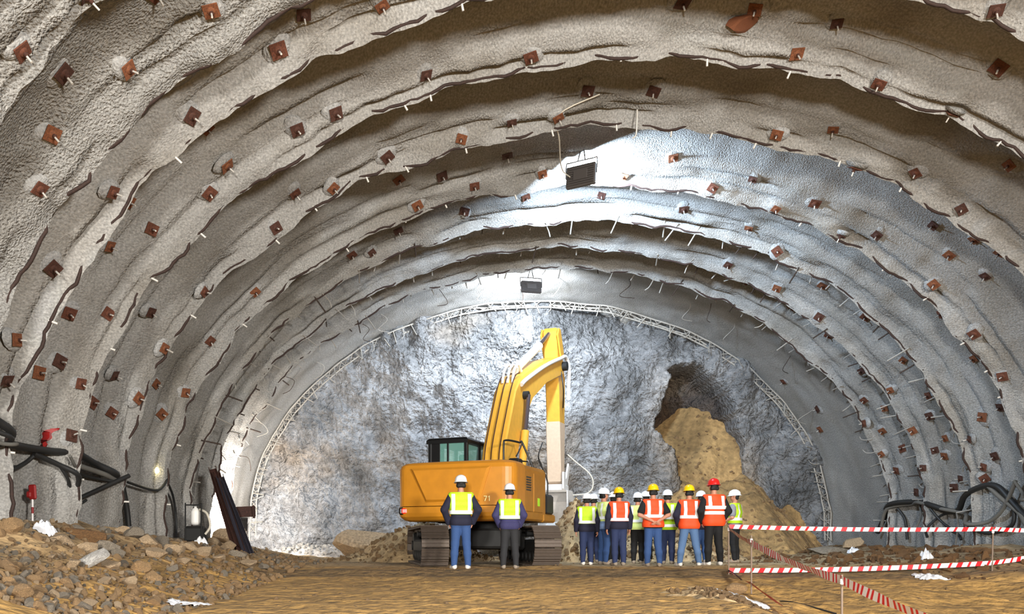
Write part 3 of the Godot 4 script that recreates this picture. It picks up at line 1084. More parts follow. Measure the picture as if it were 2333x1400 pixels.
# a smooth curve through the points
func bend(p: Array, per := 5) -> PackedVector3Array:
	var o := PackedVector3Array()
	for i in p.size() - 1:
		var a: Vector3 = p[maxi(i - 1, 0)]
		var b: Vector3 = p[i]
		var c: Vector3 = p[i + 1]
		var d: Vector3 = p[mini(i + 2, p.size() - 1)]
		for k in per: o.append(b.cubic_interpolate(c, a, d, float(k) / per))
	o.append(p[p.size() - 1])
	return o


# ---- rocks: a ball chipped by planes
func rock_mesh(seed_: int, mat_: Material, flat := 1.0, sub := 2) -> ArrayMesh:
	var r := RandomNumberGenerator.new()
	r.seed = seed_ * 7919 + 13
	var g := (1.0 + sqrt(5.0)) / 2.0
	var V: Array[Vector3] = []
	for e in [[-1, g, 0], [1, g, 0], [-1, -g, 0], [1, -g, 0], [0, -1, g], [0, 1, g], [0, -1, -g], [0, 1, -g], [g, 0, -1], [g, 0, 1], [-g, 0, -1], [-g, 0, 1]]:
		V.append(Vector3(e[0], e[1], e[2]).normalized())
	var T := [0, 11, 5, 0, 5, 1, 0, 1, 7, 0, 7, 10, 0, 10, 11, 1, 5, 9, 5, 11, 4, 11, 10, 2, 10, 7, 6, 7, 1, 8, 3, 9, 4, 3, 4, 2, 3, 2, 6, 3, 6, 8, 3, 8, 9, 4, 9, 5, 2, 4, 11, 6, 2, 10, 8, 6, 7, 9, 8, 1]
	for s in sub:
		var U := []
		var mids := {}
		for i in range(0, T.size(), 3):
			var q := []
			for k in 3:
				var a: int = T[i + k]
				var b: int = T[i + (k + 1) % 3]
				var key := mini(a, b) * 100000 + maxi(a, b)
				if not mids.has(key):
					mids[key] = V.size()
					V.append((V[a] + V[b]).normalized())
				q.append(mids[key])
			U.append_array([T[i], q[0], q[2], T[i + 1], q[1], q[0], T[i + 2], q[2], q[1], q[0], q[1], q[2]])
		T = U
	var planes := []
	for i in 13:
		var d := Vector3(r.randfn(), r.randfn(), r.randfn()).normalized()
		planes.append([d, r.randf_range(.48, .85)])
	var sc := Vector3(r.randf_range(.9, 1.25), r.randf_range(.7, .95) * flat, r.randf_range(.8, 1.1))
	for i in V.size():
		var p := V[i]
		for pl in planes:
			var over: float = p.dot(pl[0]) - pl[1]
			if over > 0.0: p -= pl[0] * over
		V[i] = (p + Vector3(r.randf(), r.randf(), r.randf()) * .035) * sc
	var m := MB.new()
	for i in range(0, T.size(), 3):
		m.tri(V[T[i]], V[T[i + 1]], V[T[i + 2]])
	return m.mesh(mat_)


func scatter(called: String, label: String, spots: Array, meshes: Array, sizes: Vector2, category := "stones") -> void:
	# small stones nobody could count: one multimesh
	var o := MultiMeshInstance3D.new()
	o.name = called
	var mm := MultiMesh.new()
	mm.transform_format = MultiMesh.TRANSFORM_3D
	mm.mesh = meshes[0]
	mm.instance_count = spots.size()
	for i in spots.size():
		var s := rng.randf()
		s = lerpf(sizes.x, sizes.y, s * s * s)
		var bs := Basis(Vector3(rng.randf() - .5, rng.randf() - .5, rng.randf() - .5).normalized(), rng.randf() * TAU).scaled(Vector3.ONE * s)
		mm.set_instance_transform(i, Transform3D(bs, spots[i]))
	o.multimesh = mm
	o.set_meta("kind", "stuff")
	tag(o, label, category)
	add_child(o, true)


func _ready() -> void:
	# ---- camera, sky, exposure
	var cam := Camera3D.new()
	cam.name = "camera"
	cam.position = Vector3(0, 0.5, 0)
	cam.set_frustum(0.07, Vector2(0.009875, 0.0269), 0.1, 200.0)
	add_child(cam)
	cam.current = true
	var we := WorldEnvironment.new()
	we.name = "environment"
	var env := Environment.new()
	env.tonemap_mode = Environment.TONE_MAPPER_LINEAR
	env.tonemap_exposure = 1.0
	env.background_mode = Environment.BG_SKY
	env.sdfgi_enabled = true
	env.ssao_enabled = true
	env.ssil_enabled = true
	var psm := ProceduralSkyMaterial.new()
	psm.sky_top_color = Color(0.62, 0.74, 0.92)
	psm.sky_horizon_color = Color(0.95, 0.95, 0.94)
	psm.ground_horizon_color = Color(0.66, 0.60, 0.52)
	psm.ground_bottom_color = Color(0.52, 0.46, 0.38)
	psm.sky_energy_multiplier = 1.0
	psm.ground_energy_multiplier = 1.0
	psm.energy_multiplier = 0.7
	var sky := Sky.new()
	sky.sky_material = psm
	env.sky = sky
	we.environment = env
	add_child(we)

	rng.seed = 4711
	na.seed = 5; na.noise_type = FastNoiseLite.TYPE_SIMPLEX_SMOOTH; na.frequency = 0.1; na.fractal_octaves = 2
	nb.seed = 8; nb.noise_type = FastNoiseLite.TYPE_SIMPLEX_SMOOTH; nb.frequency = 0.1; nb.fractal_octaves = 3
	nc.seed = 11; nc.noise_type = FastNoiseLite.TYPE_SIMPLEX_SMOOTH; nc.frequency = 0.1; nc.fractal_octaves = 5
	make_materials()
	cache.torso = torso_bones()
	build_tunnel()
	build_face()
	build_floor()
	build_slump()
	build_lamps()
	build_bolts()
	excavator()
	build_people()
	build_tape()
	build_hoses()
	build_left_things()
	build_rocks()


func build_tunnel() -> void:
	# outer body of the hill round the lining, open at the portal
	var m := MB.new()
	var ths := []
	for i in 49: ths.append(lerpf(-0.22, PI + 0.22, i / 48.0))
	var ring0 := PackedVector3Array()
	var ring1 := PackedVector3Array()
	var ring2 := PackedVector3Array()
	for th in ths:
		var p := surf(th, 6.0)
		var mid := Vector3(XC, YC, p.z)
		var q := mid + (p - mid) * 1.16
		ring0.append(Vector3(p.x, p.y, -6.0))
		ring1.append(Vector3(q.x, q.y, -6.0))
		ring2.append(Vector3(q.x, q.y, -35.0))
	for i in 48:
		m.quad(ring0[i], ring0[i + 1], ring1[i + 1], ring1[i])
		m.quad(ring1[i], ring1[i + 1], ring2[i + 1], ring2[i])
	for i in 48: m.tri(Vector3(XC, YC, -35), ring2[i], ring2[i + 1])
	var shell := struct("ceiling", m.mesh(M["shotcrete"]), "sprayed concrete lining of the tunnel vault, stepped ring by ring towards the rock face")
	var cols := []
	var c0 := -0.21
	while c0 < PI + 0.21:
		cols.append(c0)
		c0 += 0.0082
	var nu := cols.size()
	for i in LIPS.size() - 1:
		var z0 := LIPS[i]
		var z1 := minf(LIPS[i + 1], 31.9)
		var zs := [0.0, .012, .03, .07, .13, .2, .27, .325, .35, .372, .41]
		var z := .48
		while z < z1 - z0 - .25:
			zs.append(z)
			z += .085
		z = z1 - z0
		zs.append_array([z - .2, z - .14, z - .09, z - .05, z - .02, z])
		var nv := zs.size()
		var P := PackedVector3Array()
		var C := PackedColorArray()
		P.resize(nu * nv)
		C.resize(nu * nv)
		var w := 0
		for zz in zs:
			for th in cols:
				# the last row is the tip of this lip: one hair before the next ring starts
				P[w] = surf(th, minf(z0 + zz, z1 - .0005) if zz > 1.0 else z0 + zz)
				var q := P[w]
				var s := nc.get_noise_3d(q.x * 1.6, q.y * 1.6, q.z * 4.0)
				var d := clampf(nc.get_noise_3d(q.x * 4.0 + 50.0, q.y * 1.5, q.z * 7.0) * 1.6, 0.0, 1.0)
				var v := 0.92 + 0.25 * s - 0.30 * d
				C[w] = Color(v * 1.0, v * (0.985 - 0.05 * d), v * (0.96 - 0.12 * d))
				w += 1
		part("lining_ring", grid_mesh(P, nu, nv, false, M["shotcrete rough"] if i < 2 else M["shotcrete"], C), shell)
	# reinforcement that stands out of the lips
	var peg := MB.new()
	peg.cyl(Vector3.ZERO, Vector3(0, .13, 0), .020, 8)
	var pegm := peg.mesh(M["bolt steel"])
	var rod := MB.new()
	rod.cyl(Vector3.ZERO, Vector3(0, .62, 0), .019, 6)
	var rodm := rod.mesh(M["rebar"])
	var rodd := rod.mesh(M["rebar dark"])
	var hook := MB.new()
	hook.tube(bend([Vector3.ZERO, Vector3(0, .22, 0), Vector3(.05, .38, .02), Vector3(.16, .47, .03)]), .015, 6)
	var hookm := hook.mesh(M["rebar"])
	var rings := shell.get_children()
	for i in range(3, 10):
		var cnt: int = [0, 0, 0, 15, 22, 26, 24, 56, 60, 60][i]
		for k in cnt:
			var th := PI * (k + .5 + rng.randf_range(-.35, .35)) / cnt
			var z := LIPS[i] + rng.randf_range(-.03, .02)
			if i >= 7: z = LIPS[i] + rng.randf_range(-.1, .25)
			var p := surf(th, z)
			var nr := Vector3(-cos(th), -sin(th), 0)
			var d: Vector3
			var mm := pegm
			if i < 7:
				d = (nr + Vector3(rng.randf_range(-.2, .2), 0, -.2)).normalized()
				p -= nr * .03
			else:
				d = (nr * rng.randf_range(.15, .7) + Vector3(rng.randf_range(-.25, .25), rng.randf_range(-.15, .15), -.9)).normalized()
				p -= d * .1
				mm = [rodm, rodm, rodd, hookm][rng.randi() % 4]
			var xb := d.cross(Vector3(.3, .2, .9)).normalized()
			part("rebar_stub", mm, rings[i], Transform3D(Basis(xb, d, xb.cross(d)), p))
	# rusty steel arches half buried in each lip
	for i in range(2, 10):
		for k in 1:
			var b := MB.new()
			var pts := PackedVector3Array()
			for s in 260:
				var th := lerpf(-.12, PI + .12, s / 259.0)
				var p := surf(th, LIPS[i] - .02 - k * .16)
				var nr := Vector3(-cos(th), -sin(th) if th > 0.0 and th < PI else 0.0, 0).normalized()
				pts.append(p + nr * (-.028 + .10 * nb.get_noise_2d(th * 120.0 + k * 40.0, i * 17.0)))
			b.tube(pts, .028, 6, -1.0, false)
			part("steel_arch", b.mesh(M["arch rust"]), rings[i])
	# mesh wires laid along the recesses of the far rings
	for i in range(3, 9):
		for k in (2 if i < 6 else 4):
			var b := MB.new()
			var z := LIPS[i] + .10 + k * .16
			var t0 := rng.randf_range(.1, .5)
			var t1 := PI - rng.randf_range(.1, .5)
			var pts := PackedVector3Array()
			for s in 60:
				var th := lerpf(t0, t1, s / 59.0)
				var p := surf(th, z)
				pts.append(p + Vector3(-cos(th), -sin(th), 0) * (.05 + .05 * na.get_noise_2d(th * 30.0, z * 50.0)))
			b.tube(pts, .012 if i < 6 else .016, 5, -1.0, false)
			part("mesh_wire", b.mesh(M["rebar dark"] if k % 2 == 0 else M["rebar"]), rings[i])
	# lattice girder at the face
	var g := MB.new()
	var chords := [[.10, 30.62], [.10, 30.86], [.26, 30.74]]
	var lines := []
	for c in chords:
		var pts := PackedVector3Array()
		for s in 121:
			var th := lerpf(-.05, PI + .05, s / 120.0)
			var p := surf(th, c[1])
			pts.append(p + Vector3(-cos(th), -sin(th) if th > 0.0 and th < PI else 0.0, 0).normalized() * c[0])
		g.tube(pts, .030, 6, -1.0, false)
		lines.append(pts)
	part("lattice_girder", g.mesh(M["rebar"]), rings[9])
	g = MB.new()
	for s in 120:
		g.cyl(lines[0][s] if s % 2 == 0 else lines[1][s], lines[2][s + 1], .014, 5)
		g.cyl(lines[2][s + 1], lines[1][mini(s + 2, 120)] if s % 2 == 0 else lines[0][mini(s + 2, 120)], .011, 5)
	part("girder_lacing", g.mesh(M["rebar"]), rings[9])
	for k in 74:
		var th := PI * (k + .5 + rng.randf_range(-.4, .4)) / 74
		var nr := Vector3(-cos(th), -sin(th), 0)
		var p := surf(th, 30.6) + nr * .12
		var d := (nr * rng.randf_range(.5, 1.0) + Vector3(rng.randf_range(-.4, .4), rng.randf_range(-.3, .3), rng.randf_range(-.1, .6))).normalized()
		var xb := d.cross(Vector3(.3, .2, .9)).normalized()
		part("rebar_stub", hookm if k % 3 == 0 else rodm, rings[9], Transform3D(Basis(xb, d * .75, xb.cross(d)), p))
	# loose bent wires on the last strip
	for k in 16:
		var th := lerpf(.5, 2.9, (k + rng.randf()) / 16.0)
		var z := rng.randf_range(28.2, 30.0)
		var p := surf(th, z)
		var nr := Vector3(-cos(th), -sin(th), 0)
		var b := MB.new()
		b.tube(bend([p, p + nr * .2 + Vector3(.1, 0, -.1), p + nr * .25 + Vector3(rng.randf_range(-.3, .3), -.25, -.2), p + nr * .1 + Vector3(rng.randf_range(-.3, .3), -.45, -.3)]), .011, 5)
		part("bent_wire", b.mesh(M["rebar dark"] if k % 2 else M["rebar"]), rings[9])


const HOLE: Array[Vector2] = [Vector2(1516, 845), Vector2(1575, 832), Vector2(1612, 850), Vector2(1652, 882), Vector2(1668, 920), Vector2(1675, 965), Vector2(1692, 1000), Vector2(1694, 1090), Vector2(1640, 1120), Vector2(1560, 1120), Vector2(1545, 1095), Vector2(1535, 1030), Vector2(1498, 985), Vector2(1490, 960), Vector2(1508, 925), Vector2(1522, 880)]


func hole_poly() -> PackedVector2Array:
	# outline of the collapsed cavity on the face, metres (measured against the person-high scale of 64.5 units per metre)
	var o := PackedVector2Array()
	for q in HOLE: o.append(Vector2((q.x - 969.0) / 64.5, 0.5 + (1238.0 - q.y) / 64.5))
	return o


func face_z(x: float, y: float) -> float:
	var d := nc.get_noise_2d(x * 1.4, y * 1.4) * 0.9 + na.get_noise_2d(x * 4.5 + 9.0, y * 3.0) * 0.22
	d += (1.0 - absf(nc.get_noise_2d(x * 2.6 + 40.0, y * 2.6)) * 3.0) * 0.10
	d += nb.get_noise_2d(x * 14.0, y * 9.0) * 0.16
	# blocky fractures: the rock breaks along slanting joints
	var c := nc.get_noise_2d(x * 6.0 + y * 2.0, y * 5.0 - x * 1.5 + 20.0)
	d += (floor(c * 7.0) / 7.0 - c * .4) * 0.45
	d -= 0.25 * smoothstep(7.0, 9.0, y)
	return d


func build_face() -> void:
	var hp := hole_poly()
	var nu := 262
	var nv := 132
	var P := PackedVector3Array()
	var C := PackedColorArray()
	for j in nv:
		for i in nu:
			var x := lerpf(-6.6, 14.7, float(i) / (nu - 1))
			var y := lerpf(-0.6, 9.6, float(j) / (nv - 1))
			var q := Vector2(x + na.get_noise_2d(x * 12.0, y * 12.0) * .12, y + na.get_noise_2d(y * 12.0, x * 12.0) * .12)
			var deep := 0.0
			if x > 7.0 and x < 12.2 and y < 7.3 and y > 1.5:
				var e := 9.0
				for k in hp.size():
					e = minf(e, q.distance_to(Geometry2D.get_closest_point_to_segment(q, hp[k], hp[(k + 1) % hp.size()])))
				if Geometry2D.is_point_in_polygon(q, hp): deep = e
				else: deep = -e
			else: deep = -3.0
			var z := FACE - face_z(x, y)
			var cav := smoothstep(0.0, 0.12, deep)
			z += cav * (2.3 + 0.5 * na.get_noise_2d(x * 6.0, y * 6.0) - .8 * smoothstep(9.4, 10.8, x) - .5 * smoothstep(6.0, 6.9, y))
			P.append(Vector3(x, y, -z))
			var n1 := nc.get_noise_2d(x * 2.2 + 30.0, y * 2.2)
			var n2 := nc.get_noise_2d(x * 5.0, y * 5.0 + 80.0)
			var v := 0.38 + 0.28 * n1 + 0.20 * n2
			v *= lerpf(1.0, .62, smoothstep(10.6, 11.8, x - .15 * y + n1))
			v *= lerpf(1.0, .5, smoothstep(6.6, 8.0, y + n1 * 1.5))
			v = maxf(v, .06)
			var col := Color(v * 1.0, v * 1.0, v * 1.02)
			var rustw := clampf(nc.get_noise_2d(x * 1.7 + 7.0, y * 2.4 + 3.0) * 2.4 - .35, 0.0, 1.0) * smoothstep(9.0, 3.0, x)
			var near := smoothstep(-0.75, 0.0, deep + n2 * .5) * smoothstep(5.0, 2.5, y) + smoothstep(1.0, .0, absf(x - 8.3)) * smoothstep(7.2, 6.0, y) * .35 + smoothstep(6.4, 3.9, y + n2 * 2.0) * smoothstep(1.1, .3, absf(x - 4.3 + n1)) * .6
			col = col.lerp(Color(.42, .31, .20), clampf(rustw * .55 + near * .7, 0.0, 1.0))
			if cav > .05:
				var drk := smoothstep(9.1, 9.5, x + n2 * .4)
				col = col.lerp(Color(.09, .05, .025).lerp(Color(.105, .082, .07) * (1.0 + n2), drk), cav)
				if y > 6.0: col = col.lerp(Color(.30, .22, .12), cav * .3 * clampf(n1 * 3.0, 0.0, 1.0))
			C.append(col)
	struct("wall_back", grid_mesh(P, nu, nv, false, M["rock face"], C), "grey excavated rock face that closes the tunnel, with a collapsed brown cavity at its right")


func build_floor() -> void:
	var zs := []
	var z := -9.0
	while z < 4.0:
		zs.append(z)
		z += .6
	while z < 17.5:
		zs.append(z)
		z += .065
	while z < 32.0:
		zs.append(z)
		z += .16
	var xs := []
	var x := -14.0
	while x < -6.6:
		xs.append(x)
		x += .8
	while x < 14.8:
		xs.append(x)
		x += .085
	while x < 24.0:
		xs.append(x)
		x += .8
	var P := PackedVector3Array()
	var C := PackedColorArray()
	for zz in zs:
		for xx in xs:
			P.append(Vector3(xx, ground(xx, zz), -zz))
			var n1 := nc.get_noise_2d(xx * 2.5, zz * 2.5)
			var n2 := nc.get_noise_2d(xx * 9.0, zz * 9.0)
			var v := 1.0 + .45 * n1 + .35 * n2
			var col := Color(.64, .365, .105) * v
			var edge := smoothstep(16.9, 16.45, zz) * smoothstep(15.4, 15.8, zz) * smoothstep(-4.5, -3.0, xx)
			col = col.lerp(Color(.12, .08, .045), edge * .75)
			col = col.lerp(Color(.60, .43, .24) * v, smoothstep(17.0, 20.0, zz) * .8)
			col = col.lerp(Color(.56, .42, .26) * v, smoothstep(2.5, 0.5, xx - XC + A + n1) * .6)
			col = col.lerp(Color(.30, .20, .105) * v, smoothstep(5.5, 2.0, XC + A - xx) * .6)
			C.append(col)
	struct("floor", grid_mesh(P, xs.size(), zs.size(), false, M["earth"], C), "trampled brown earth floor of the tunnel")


func slump_h(x: float, z: float) -> float:
	var d := FACE - z
	var T := 0.0
	if x < 8.9: T = 2.64 - 1.15 * (8.9 - x)
	elif x < 11.2: T = 2.64 + .13 * (x - 8.9)
	else: T = 2.95 - .95 * (x - 11.2)
	var h := T
	if d > 0.0: h -= d * .62
	else: h += minf(-d, 2.6) * (1.0 + .9 * smoothstep(9.2, 10.6, x)) + .2
	h += nc.get_noise_2d(x * 3.5, z * 3.5) * .42 + na.get_noise_2d(x * 16.0, z * 16.0) * .09
	return h


func build_slump() -> void:
	var nu := 130
	var nv := 110
	var P := PackedVector3Array()
	var C := PackedColorArray()
	for j in nv:
		for i in nu:
			var x := lerpf(5.6, 14.6, float(i) / (nu - 1))
			var z := lerpf(25.2, 33.4, float(j) / (nv - 1))
			P.append(Vector3(x, maxf(slump_h(x, z), -.5), -z))
			var v := 1.0 + .6 * nc.get_noise_2d(x * 6.0, z * 6.0)
			C.append(Color(.46, .285, .115) * v)
	var o := part("earth_slump", grid_mesh(P, nu, nv, false, M["earth"], C), self)
	tag(o, "tall slump of brown earth pouring from the cavity at the right of the face", "earth heap")
	# two gravel heaps beside the excavator
	heap("gravel_heap", "low tan gravel heap beside the left track of the excavator", Vector2(-.15, 24.3), Vector2(2.3, 1.9), 1.05, 31)
	heap("gravel_heap", "tan rubble heap behind the workers, right of the excavator's bucket", Vector2(4.25, 24.8), Vector2(1.0, 1.6), 1.75, 32)
	heap("gravel_heap", "long low bank of tan rubble behind the legs of the workers", Vector2(6.6, 25.6), Vector2(2.6, 1.5), 1.0, 33)
	heap("gravel_heap", "pale floodlit rubble along the foot of the rock face at the left", Vector2(-2.6, 29.6), Vector2(2.8, 1.0), .55, 34)
	heap("spoil_mound", "low earth mound at the bottom edge below the barrier corner", Vector2(4.1, 11.7), Vector2(.85, .9), .13, 35)


func heap(called: String, label: String, c: Vector2, r: Vector2, h: float, seed_: int) -> void:
	var n := 56
	var P := PackedVector3Array()
	var C := PackedColorArray()
	var spots := []
	for j in n:
		for i in n:
			var u := lerpf(-1.25, 1.25, float(i) / (n - 1))
			var w := lerpf(-1.25, 1.25, float(j) / (n - 1))
			var x := c.x + u * r.x
			var z := c.y + w * r.y
			var d := sqrt(u * u + w * w)
			var y := h * (1.0 - d) + nc.get_noise_2d(x * 4.0 + seed_, z * 4.0) * h * .3 + na.get_noise_2d(x * 18.0, z * 18.0) * .06
			P.append(Vector3(x, ground(x, z) + maxf(y, -.12) - .02, -z))
			var v := 1.0 + .5 * nc.get_noise_2d(x * 7.0, z * 7.0)
			C.append(Color(.66, .46, .24) * v if seed_ != 34 else Color(.62, .58, .54) * v)
			if y > .03 and rng.randf() < .38: spots.append(P[P.size() - 1] + Vector3(rng.randf() * .08, .02, rng.randf() * .08))
	var o := part(called, grid_mesh(P, n, n, false, M["earth"], C), self)
	tag(o, label, "gravel heap")
	scatter("gravel", "loose stones lying on the " + label, spots, [rock_mesh(seed_, M["rock tan"] if seed_ != 34 else M["rock white"], 1.0, 1)], Vector2(.02, .12) if h > .4 else Vector2(.012, .05), "gravel")


func floodlight(label: String, at: Vector3, yaw: float, pitch: float, size: Vector3, energy: float, col: Color, hang: float) -> Node3D:
	# the glowing front looks along its own -z
	var t := thing("floodlight", label, "floodlight", at)
	t.basis = Basis(Vector3.UP, yaw) * Basis(Vector3.RIGHT, pitch)
	var m := MB.new()
	m.box(Transform3D.IDENTITY, size, .02)
	m.box(Transform3D(Basis(), Vector3(0, 0, size.z * .5)), Vector3(size.x * .5, size.y * .45, .06), .015)
	part("housing", m.mesh(M["lamp housing"]), t)
	m = MB.new()
	for i in 9: m.box(Transform3D(Basis(), Vector3(0, size.y * (-.42 + .105 * i), size.z * .5 + .012)), Vector3(size.x * .94, .012, .035), .003)
	part("cooling_fin", m.mesh(M["lamp housing"]), t)
	m = MB.new()
	m.box(Transform3D(Basis(), Vector3(0, 0, -size.z * .5 - .004)), Vector3(size.x * .9, size.y * .85, .012), .003)
	part("lamp_glass", m.mesh(M["lamp glass"]), t)
	m = MB.new()
	if hang > 0.0:
		m.tube(bend([Vector3(-size.x * .5 - .02, 0, 0), Vector3(-size.x * .5 - .02, size.y * .5 + .09, 0), Vector3(-size.x * .4, size.y * .5 + .11, 0), Vector3(size.x * .4, size.y * .5 + .11, 0), Vector3(size.x * .5 + .02, size.y * .5 + .09, 0), Vector3(size.x * .5 + .02, 0, 0)]), .013, 6)
		m.tube(bend([Vector3(-.1, size.y * .5 + .1, 0), Vector3(-.05, size.y * .5 + hang * .6, 0), Vector3(.0, size.y * .5 + hang, .0)]), .014, 6)
		m.tube(bend([Vector3(.08, size.y * .5 + .1, 0), Vector3(.05, size.y * .5 + hang * .6, 0), Vector3(.0, size.y * .5 + hang, .0)]), .014, 6)
	else:
		for s in [-1, 1]:
			m.cyl(Vector3(s * (size.x * .5 + .02), 0, 0), Vector3(s * (size.x * .5 + .02), hang, 0), .015, 6)
			m.cyl(Vector3(s * (size.x * .5 + .02), hang, -.25), Vector3(s * (size.x * .5 + .02), hang, .25), .015, 6)
		m.cyl(Vector3(-size.x * .5 - .02, hang, 0), Vector3(size.x * .5 + .02, hang, 0), .015, 6)
	part("bracket", m.mesh(M["lamp housing"]), t)
	var l := AreaLight3D.new()
	l.name = "light"
	l.area_size = Vector2(size.x * .88, size.y * .83)
	l.light_energy = energy
	l.light_color = col
	l.shadow_enabled = true
	l.set("area_range", 60.0)
	l.position = Vector3(0, 0, -size.z * .5 - .03)
	t.add_child(l)
	return t


func build_lamps() -> void:
	var cool := Color(0.80, 0.90, 1.0)
	floodlight("larger grey floodlight hanging from the vault, nearer of the two, seen from behind", Vector3(3.46, 8.66, -19.5), -.55, -.12, Vector3(.68, .50, .10), 165.0, cool, .50)
	floodlight("smaller floodlight hanging above the excavator's arm, farther of the two in the vault", Vector3(3.34, 8.58, -27.7), .22, -.08, Vector3(.66, .37, .10), 105.0, Color(.90, .95, 1.0), .50)
	floodlight("work floodlight on a low stand behind the leaning steel beams at the left wall", Vector3(-5.42, 1.05, -25.6), .75, .12, Vector3(.50, .40, .10), 120.0, Color(1.0, .97, .93), -.75)
	light_tower("taller mobile light tower on the yard outside the portal, right of the tunnel axis", Vector3(10.0, -2.4, 6.0), 7.2, 165.0, .42)
	light_tower("lower mobile light tower on the yard outside the portal, left of the photographer", Vector3(-1.8, -2.6, 12.0), 4.6, 185.0, -.15)
	var t := thing("bulb", "small glowing bulb on the left wall above the red paint marks", "bulb", wall_at(-1.0, 2.15, 20.0, .16))
	var m := MB.new()
	m.lathe(PackedVector2Array([Vector2(0, -.075), Vector2(.045, -.06), Vector2(.07, -.02), Vector2(.065, .03), Vector2(.035, .07), Vector2(.0, .09)]), Transform3D.IDENTITY, 14)
	part("bulb_glass", m.mesh(M["bulb glow"]), t)
	m = MB.new()
	m.cyl(Vector3(-.03, .03, .0), Vector3(-.26, .10, .02), .022, 8)
	part("socket", m.mesh(M["bolt steel"]), t)
	var o := OmniLight3D.new()
	o.name = "light"
	o.light_color = Color(1, .93, .7)
	o.light_energy = .12
	o.light_size = .05
	o.omni_range = 40.0
	o.shadow_enabled = true
	t.add_child(o)
	# cables to the nearer floodlight
	m = MB.new()
	m.tube(bend([surf(1.635, 16.93) + Vector3(0, -.06, 0), Vector3(2.62, 8.9, -17.2), Vector3(2.75, 8.75, -18.0), Vector3(2.95, 8.62, -19.0), Vector3(3.2, 8.60, -19.42)]), .014, 6)
	tag(part("cable", m.mesh(M["white cable"]), self), "thin pale cable drooping from a bolt plate to the nearer floodlight", "cable")
	m = MB.new()
	var q := surf(1.555, 17.3)
	m.tube(bend([q + Vector3(0, .05, 0), q + Vector3(0, -.18, -.02), q + Vector3(0, -.42, -.1), q + Vector3(-.06, -.47, -.14)]), .016, 6)
	tag(part("hanger_rod", m.mesh(M["bolt steel"]), self), "pale hooked rod hanging from the vault right of the nearer floodlight", "rod")
	m = MB.new()
	m.tube(bend([surf(1.52, 15.25) + Vector3(0, -.05, 0), surf(1.545, 15.3) + Vector3(0, -.15, 0), surf(1.57, 15.5) + Vector3(0, -.22, 0), surf(1.60, 15.9) + Vector3(0, -.12, 0)]), .012, 6)
	tag(part("cable", m.mesh(M["white cable"]), self), "loose end of white cable on the dark vault above the nearer floodlight", "cable")


func light_tower(label: String, at: Vector3, height: float, energy: float, turn: float) -> void:
	# a mobile light mast on the yard before the portal, behind the photographer
	var t := thing("light_tower", label, "light tower", at)
	t.rotation.y = turn
	var m := MB.new()
	m.box(Transform3D(Basis(), Vector3(0, .6, 0)), Vector3(1.8, .9, 1.2), .08)
	part("trailer", m.mesh(M["yellow paint"]), t)
	for s in [-1, 1]:
		m = MB.new()
		m.cyl(Vector3(s * .95, .3, 0), Vector3(s * 1.1, .3, 0), .3, 16)
		part("wheel", m.mesh(M["black iron"]), t)
	m = MB.new()
	m.cyl(Vector3(0, 1.0, 0), Vector3(0, height + 1.0, 0), .07, 10)
	m.box(Transform3D(Basis(), Vector3(0, height, 0)), Vector3(2.0, .1, .1), .02)
	m.box(Transform3D(Basis(), Vector3(0, height + 1.0, 0)), Vector3(2.0, .1, .1), .02)
	part("mast", m.mesh(M["lamp housing"]), t)
	for k in 4:
		var c := Vector3(-.6 + 1.2 * (k % 2), height + (k / 2), .0)
		m = MB.new()
		m.box(Transform3D(Basis(), c - Vector3(0, 0, .12)), Vector3(.92, .84, .12), .03)
		var h := part("lamp_head", m.mesh(M["lamp housing"]), t)
		m = MB.new()
		m.box(Transform3D(Basis(), c - Vector3(0, 0, .185)), Vector3(.84, .78, .012), .003)
		part("lamp_glass", m.mesh(M["lamp glass"]), h)
		var l := AreaLight3D.new()
		l.name = "light"
		l.area_size = Vector2(.84, .78)
		l.light_energy = energy
		l.light_color = Color(1.0, .985, .955)
		l.shadow_enabled = true
		l.set("area_range", 90.0)
		l.position = c - Vector3(0, 0, .22)
		t.add_child(l)


const BANDS: Array[String] = ["pale strip at the top left edge", "rough pale strip in the corner", "narrow strip below the corner", "broad strip spanning the vault top", "second broad strip of the vault", "floodlit strip around the nearer floodlight", "blue-grey strip beyond the nearer floodlight", "third strip before the rock face", "second strip before the rock face", "last strip before the rock face"]


